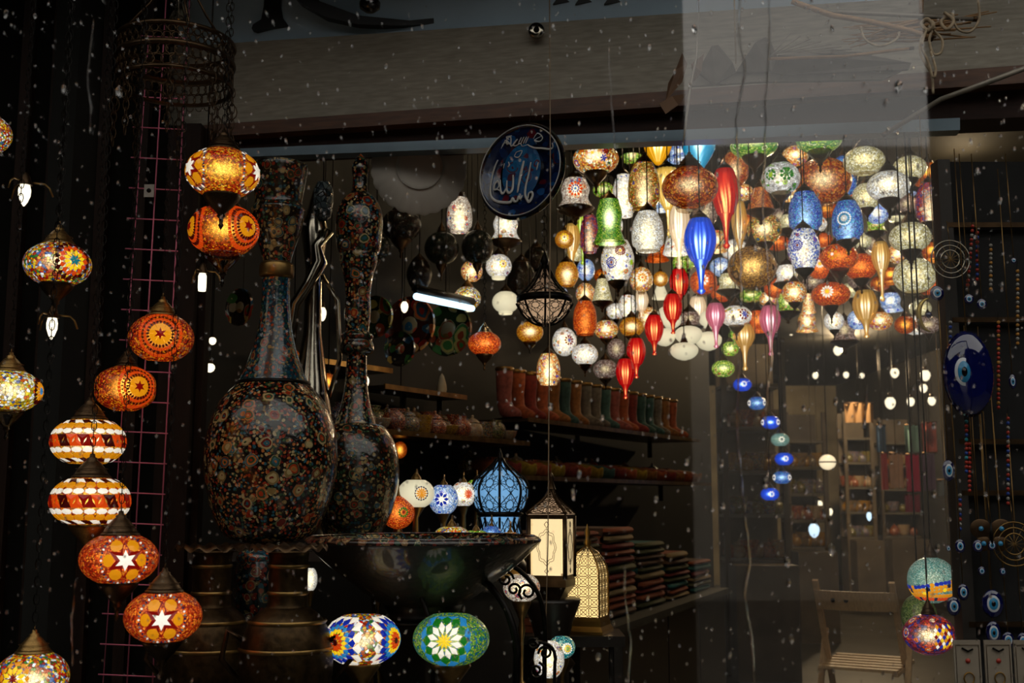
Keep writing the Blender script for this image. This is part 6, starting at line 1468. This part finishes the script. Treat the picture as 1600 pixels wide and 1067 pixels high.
part('top', MB().box((0, 0, zz_-.012), (.26, .1, .024)), CT, t); part('body', MB().box((0, 0, (zz_-.024)/2), (.24, .08, zz_-.024)), CT, t)

# ------------------------------------------------------------------ poles, ropes and the folded awning, upper right
BAM = plain('weathered_pole_wood', '#a07a52', .6, 0, .3, 20, wood='x'); ROPE = plain('pale_rope', '#a8957a', .8, 0, .3, 60); IRN = plain('grey_pole', '#8c8478', .45, .3, .2)
def polep(pts, r, Y, mat, label, name='hanging_pole', cat='pole'):
    q = [P(x, y, Y+dy) for x, y, dy in pts]; c = sum(q, Vector())/len(q); t = thing(name, label, cat, c); s = S(80, Y)
    part('shaft', MB().tube([v-c for v in q], r*s, 8), mat, t); part('end_cap', MB().tube([(q[-1]-c), (q[-1]-c)+(q[-1]-q[-2]).normalized()*.012], r*s*1.15, 8), BRONZE, t)
    return t, c, s
Yu = 2.55
polep([(1237, 2, 0), (1300, 24, 0), (1360, 34, 0), (1422, 48, 0), (1450, 58, 0)], 4.5, Yu, BAM, 'bent brown wooden pole crossing the upper right of the fascia')
t, c, s = polep([(1290, 18, .05), (1400, 23, .05), (1520, 30, .05)], 3.6, Yu, IRN, 'straight pale pole below the bent brown one')
polep([(1440, -80, .1), (1440, -20, .1), (1439, 22, .1)], 4, Yu, BAM, 'short upright pole stub over the rope knot')
polep([(1200, 92, .1), (1320, 88, .1), (1420, 76, .1)], 2.6, Yu, BAM, 'thin pole leading to the cloth tip')
polep([(1640, 92, -.1), (1540, 130, -.1), (1470, 155, 0), (1385, 208, .05)], 4, Yu, IRN, 'slanting pole descending from the right border')
tr = thing('hanging_rope', 'knotted pale rope with loops dangling from the poles', 'rope', P(1450, 60, Yu)); rc = P(1450, 60, Yu)
def rp_(pts, r=.0032, name='rope_loop'):
    q = [P(x, y, Yu+dy)-rc for x, y, dy in pts]; sm = []
    for i in range(len(q)-1):
        p0_ = q[max(i-1, 0)]; p1_ = q[i]; p2_ = q[i+1]; p3_ = q[min(i+2, len(q)-1)]
        for u in (0, .25, .5, .75): sm.append(.5*((2*p1_)+(p2_-p0_)*u+(2*p0_-5*p1_+4*p2_-p3_)*u*u+(3*p1_-p0_-3*p2_+p3_)*u**3))
    sm.append(q[-1]); part(name, MB().tube(sm, r, 6), ROPE, tr)
rp_([(1452, 40, -.03), (1440, 60, -.04), (1438, 82, -.04), (1446, 100, -.04), (1456, 118, -.04), (1458, 146, -.04)]); rp_([(1455, 45, -.04), (1472, 62, -.05), (1470, 82, -.05), (1458, 84, -.05), (1452, 64, -.05), (1456, 48, -.05)])
rp_([(1448, 46, -.05), (1440, 72, -.05), (1450, 96, -.05), (1458, 122, -.05), (1462, 108, -.05), (1454, 80, -.05)]); rp_([(1528, 0, 0), (1530, 30, 0), (1515, 50, 0), (1495, 44, 0), (1488, 20, 0)]); rp_([(1345, 42, 0), (1352, 62, 0), (1375, 72, 0), (1400, 62, 0), (1405, 50, 0)])
rp_([(1448, 30, -.04), (1458, 38, -.06), (1450, 48, -.05), (1440, 38, -.04), (1450, 30, -.05), (1460, 46, -.05)], .005, 'knot')
rp_([(1476, 20, 0), (1490, 32, -.03), (1480, 46, -.03), (1470, 34, 0), (1484, 24, 0)], .004, 'knot')
# bundle of rough twigs behind the knot
rt = random.Random(8)
tb = thing('hanging_twig_bundle', 'bundle of rough brown twigs tied where the poles meet', 'twigs', P(1400, 40, 2.66)); bc = P(1400, 40, 2.66)
for i in range(22):
    x0 = rt.uniform(1310, 1390); y0 = rt.uniform(40, 76); x1 = rt.uniform(1440, 1560); y1 = rt.uniform(16, 60)
    part('twig', MB().tube([P(x0, y0, 2.66)-bc, P((x0+x1)/2, (y0+y1)/2+rt.uniform(-5, 5), 2.66+rt.uniform(-.03, .03))-bc, P(x1, y1, 2.66)-bc], [.0012, .0032, .0018], 5), BAM, tb)
# folded awning with fan pleats
ta = thing('hanging_awning', 'folded grey canvas awning drooping in peaks in front of the fascia', 'awning', P(1200, 100, 2.7)); ac = P(1200, 100, 2.7)
CAN = plain('grey_canvas', '#6e675e', .85, 0, .15, 30)
def panel(pts, name='canvas_fold', mat=CAN, th=.012):
    q = [P(x, y, 2.7+dy)-ac for x, y, dy in pts]; n = len(q); vs = q+[v+Vector((0, th, 0)) for v in q]
    part(name, MB().add(vs, [tuple(range(n)), tuple(range(2*n-1, n-1, -1))]+[(i, i+n, (i+1) % n+n, (i+1) % n) for i in range(n)]), mat, ta)
panel([(1090, 112, 0), (1112, 72, -.05), (1122, 70, -.05), (1145, 98, -.02), (1150, 112, 0), (1118, 132, .0)]); panel([(1150, 112, 0), (1180, 66, -.05), (1196, 58, -.05), (1204, 64, -.04), (1216, 92, -.02), (1206, 112, 0)]); panel([(1206, 112, 0), (1216, 86, -.05), (1300, 76, -.02), (1424, 98, 0), (1420, 108, 0), (1230, 116, 0)])
panel([(1090, 112, .01), (1230, 116, .01), (1410, 110, .01), (1380, 124, .01), (1180, 128, .01), (1080, 134, .01)], mat=CAN)
for i in range(9):
    a_ = P(1204+i*2, 88-i*1.0, 2.67)-ac; b_ = P(1235+i*16, 52+i*4.2, 2.66)-ac; part('rib', MB().tube([a_, b_], .0016, 4), IRN, ta)
part('tie_cord', MB().tube([P(1150, 100, 2.66)-ac, P(1150, 60, 2.66)-ac+Vector((0, 0, .7))], .002, 4), ROPE, ta)
# dry leaves on a stem
tlf = thing('hanging_dry_leaf', 'curled dry brown leaf hanging on a long thin stem', 'leaf', P(1062, 130, 2.6)); lc = P(1062, 130, 2.6)
part('stem', MB().tube([P(*p_)-lc for p_ in ((1092, 20, 2.6), (1088, 90, 2.6), (1078, 140, 2.6), (1070, 205, 2.6), (1066, 232, 2.6))], [.001, .003, .0035, .003, .001], 6), IRN, tlf)
for pts in (((1066, 82), (1074, 100), (1066, 128), (1040, 158), (1044, 130), (1056, 108)), ((1030, 162), (1050, 150), (1074, 146), (1060, 164), (1040, 178)), ((1080, 100), (1100, 84), (1096, 112), (1084, 128))):
    q = [P(x, y, 2.6+.01*(i % 2))-lc for i, (x, y) in enumerate(pts)]; n = len(q); vs = q+[v+Vector((0, .002, 0)) for v in q]
    part('leaf_blade', MB().add(vs, [tuple(range(n)), tuple(range(2*n-1, n-1, -1))]+[(i, i+n, (i+1) % n+n, (i+1) % n) for i in range(n)]), plain('dry_leaf', '#5c4028', .7), tlf)
part('stem_tie', MB().tube([P(1092, 20, 2.6)-lc, P(1092, -200, 2.6)-lc], .001, 3), BLACKM, tlf)
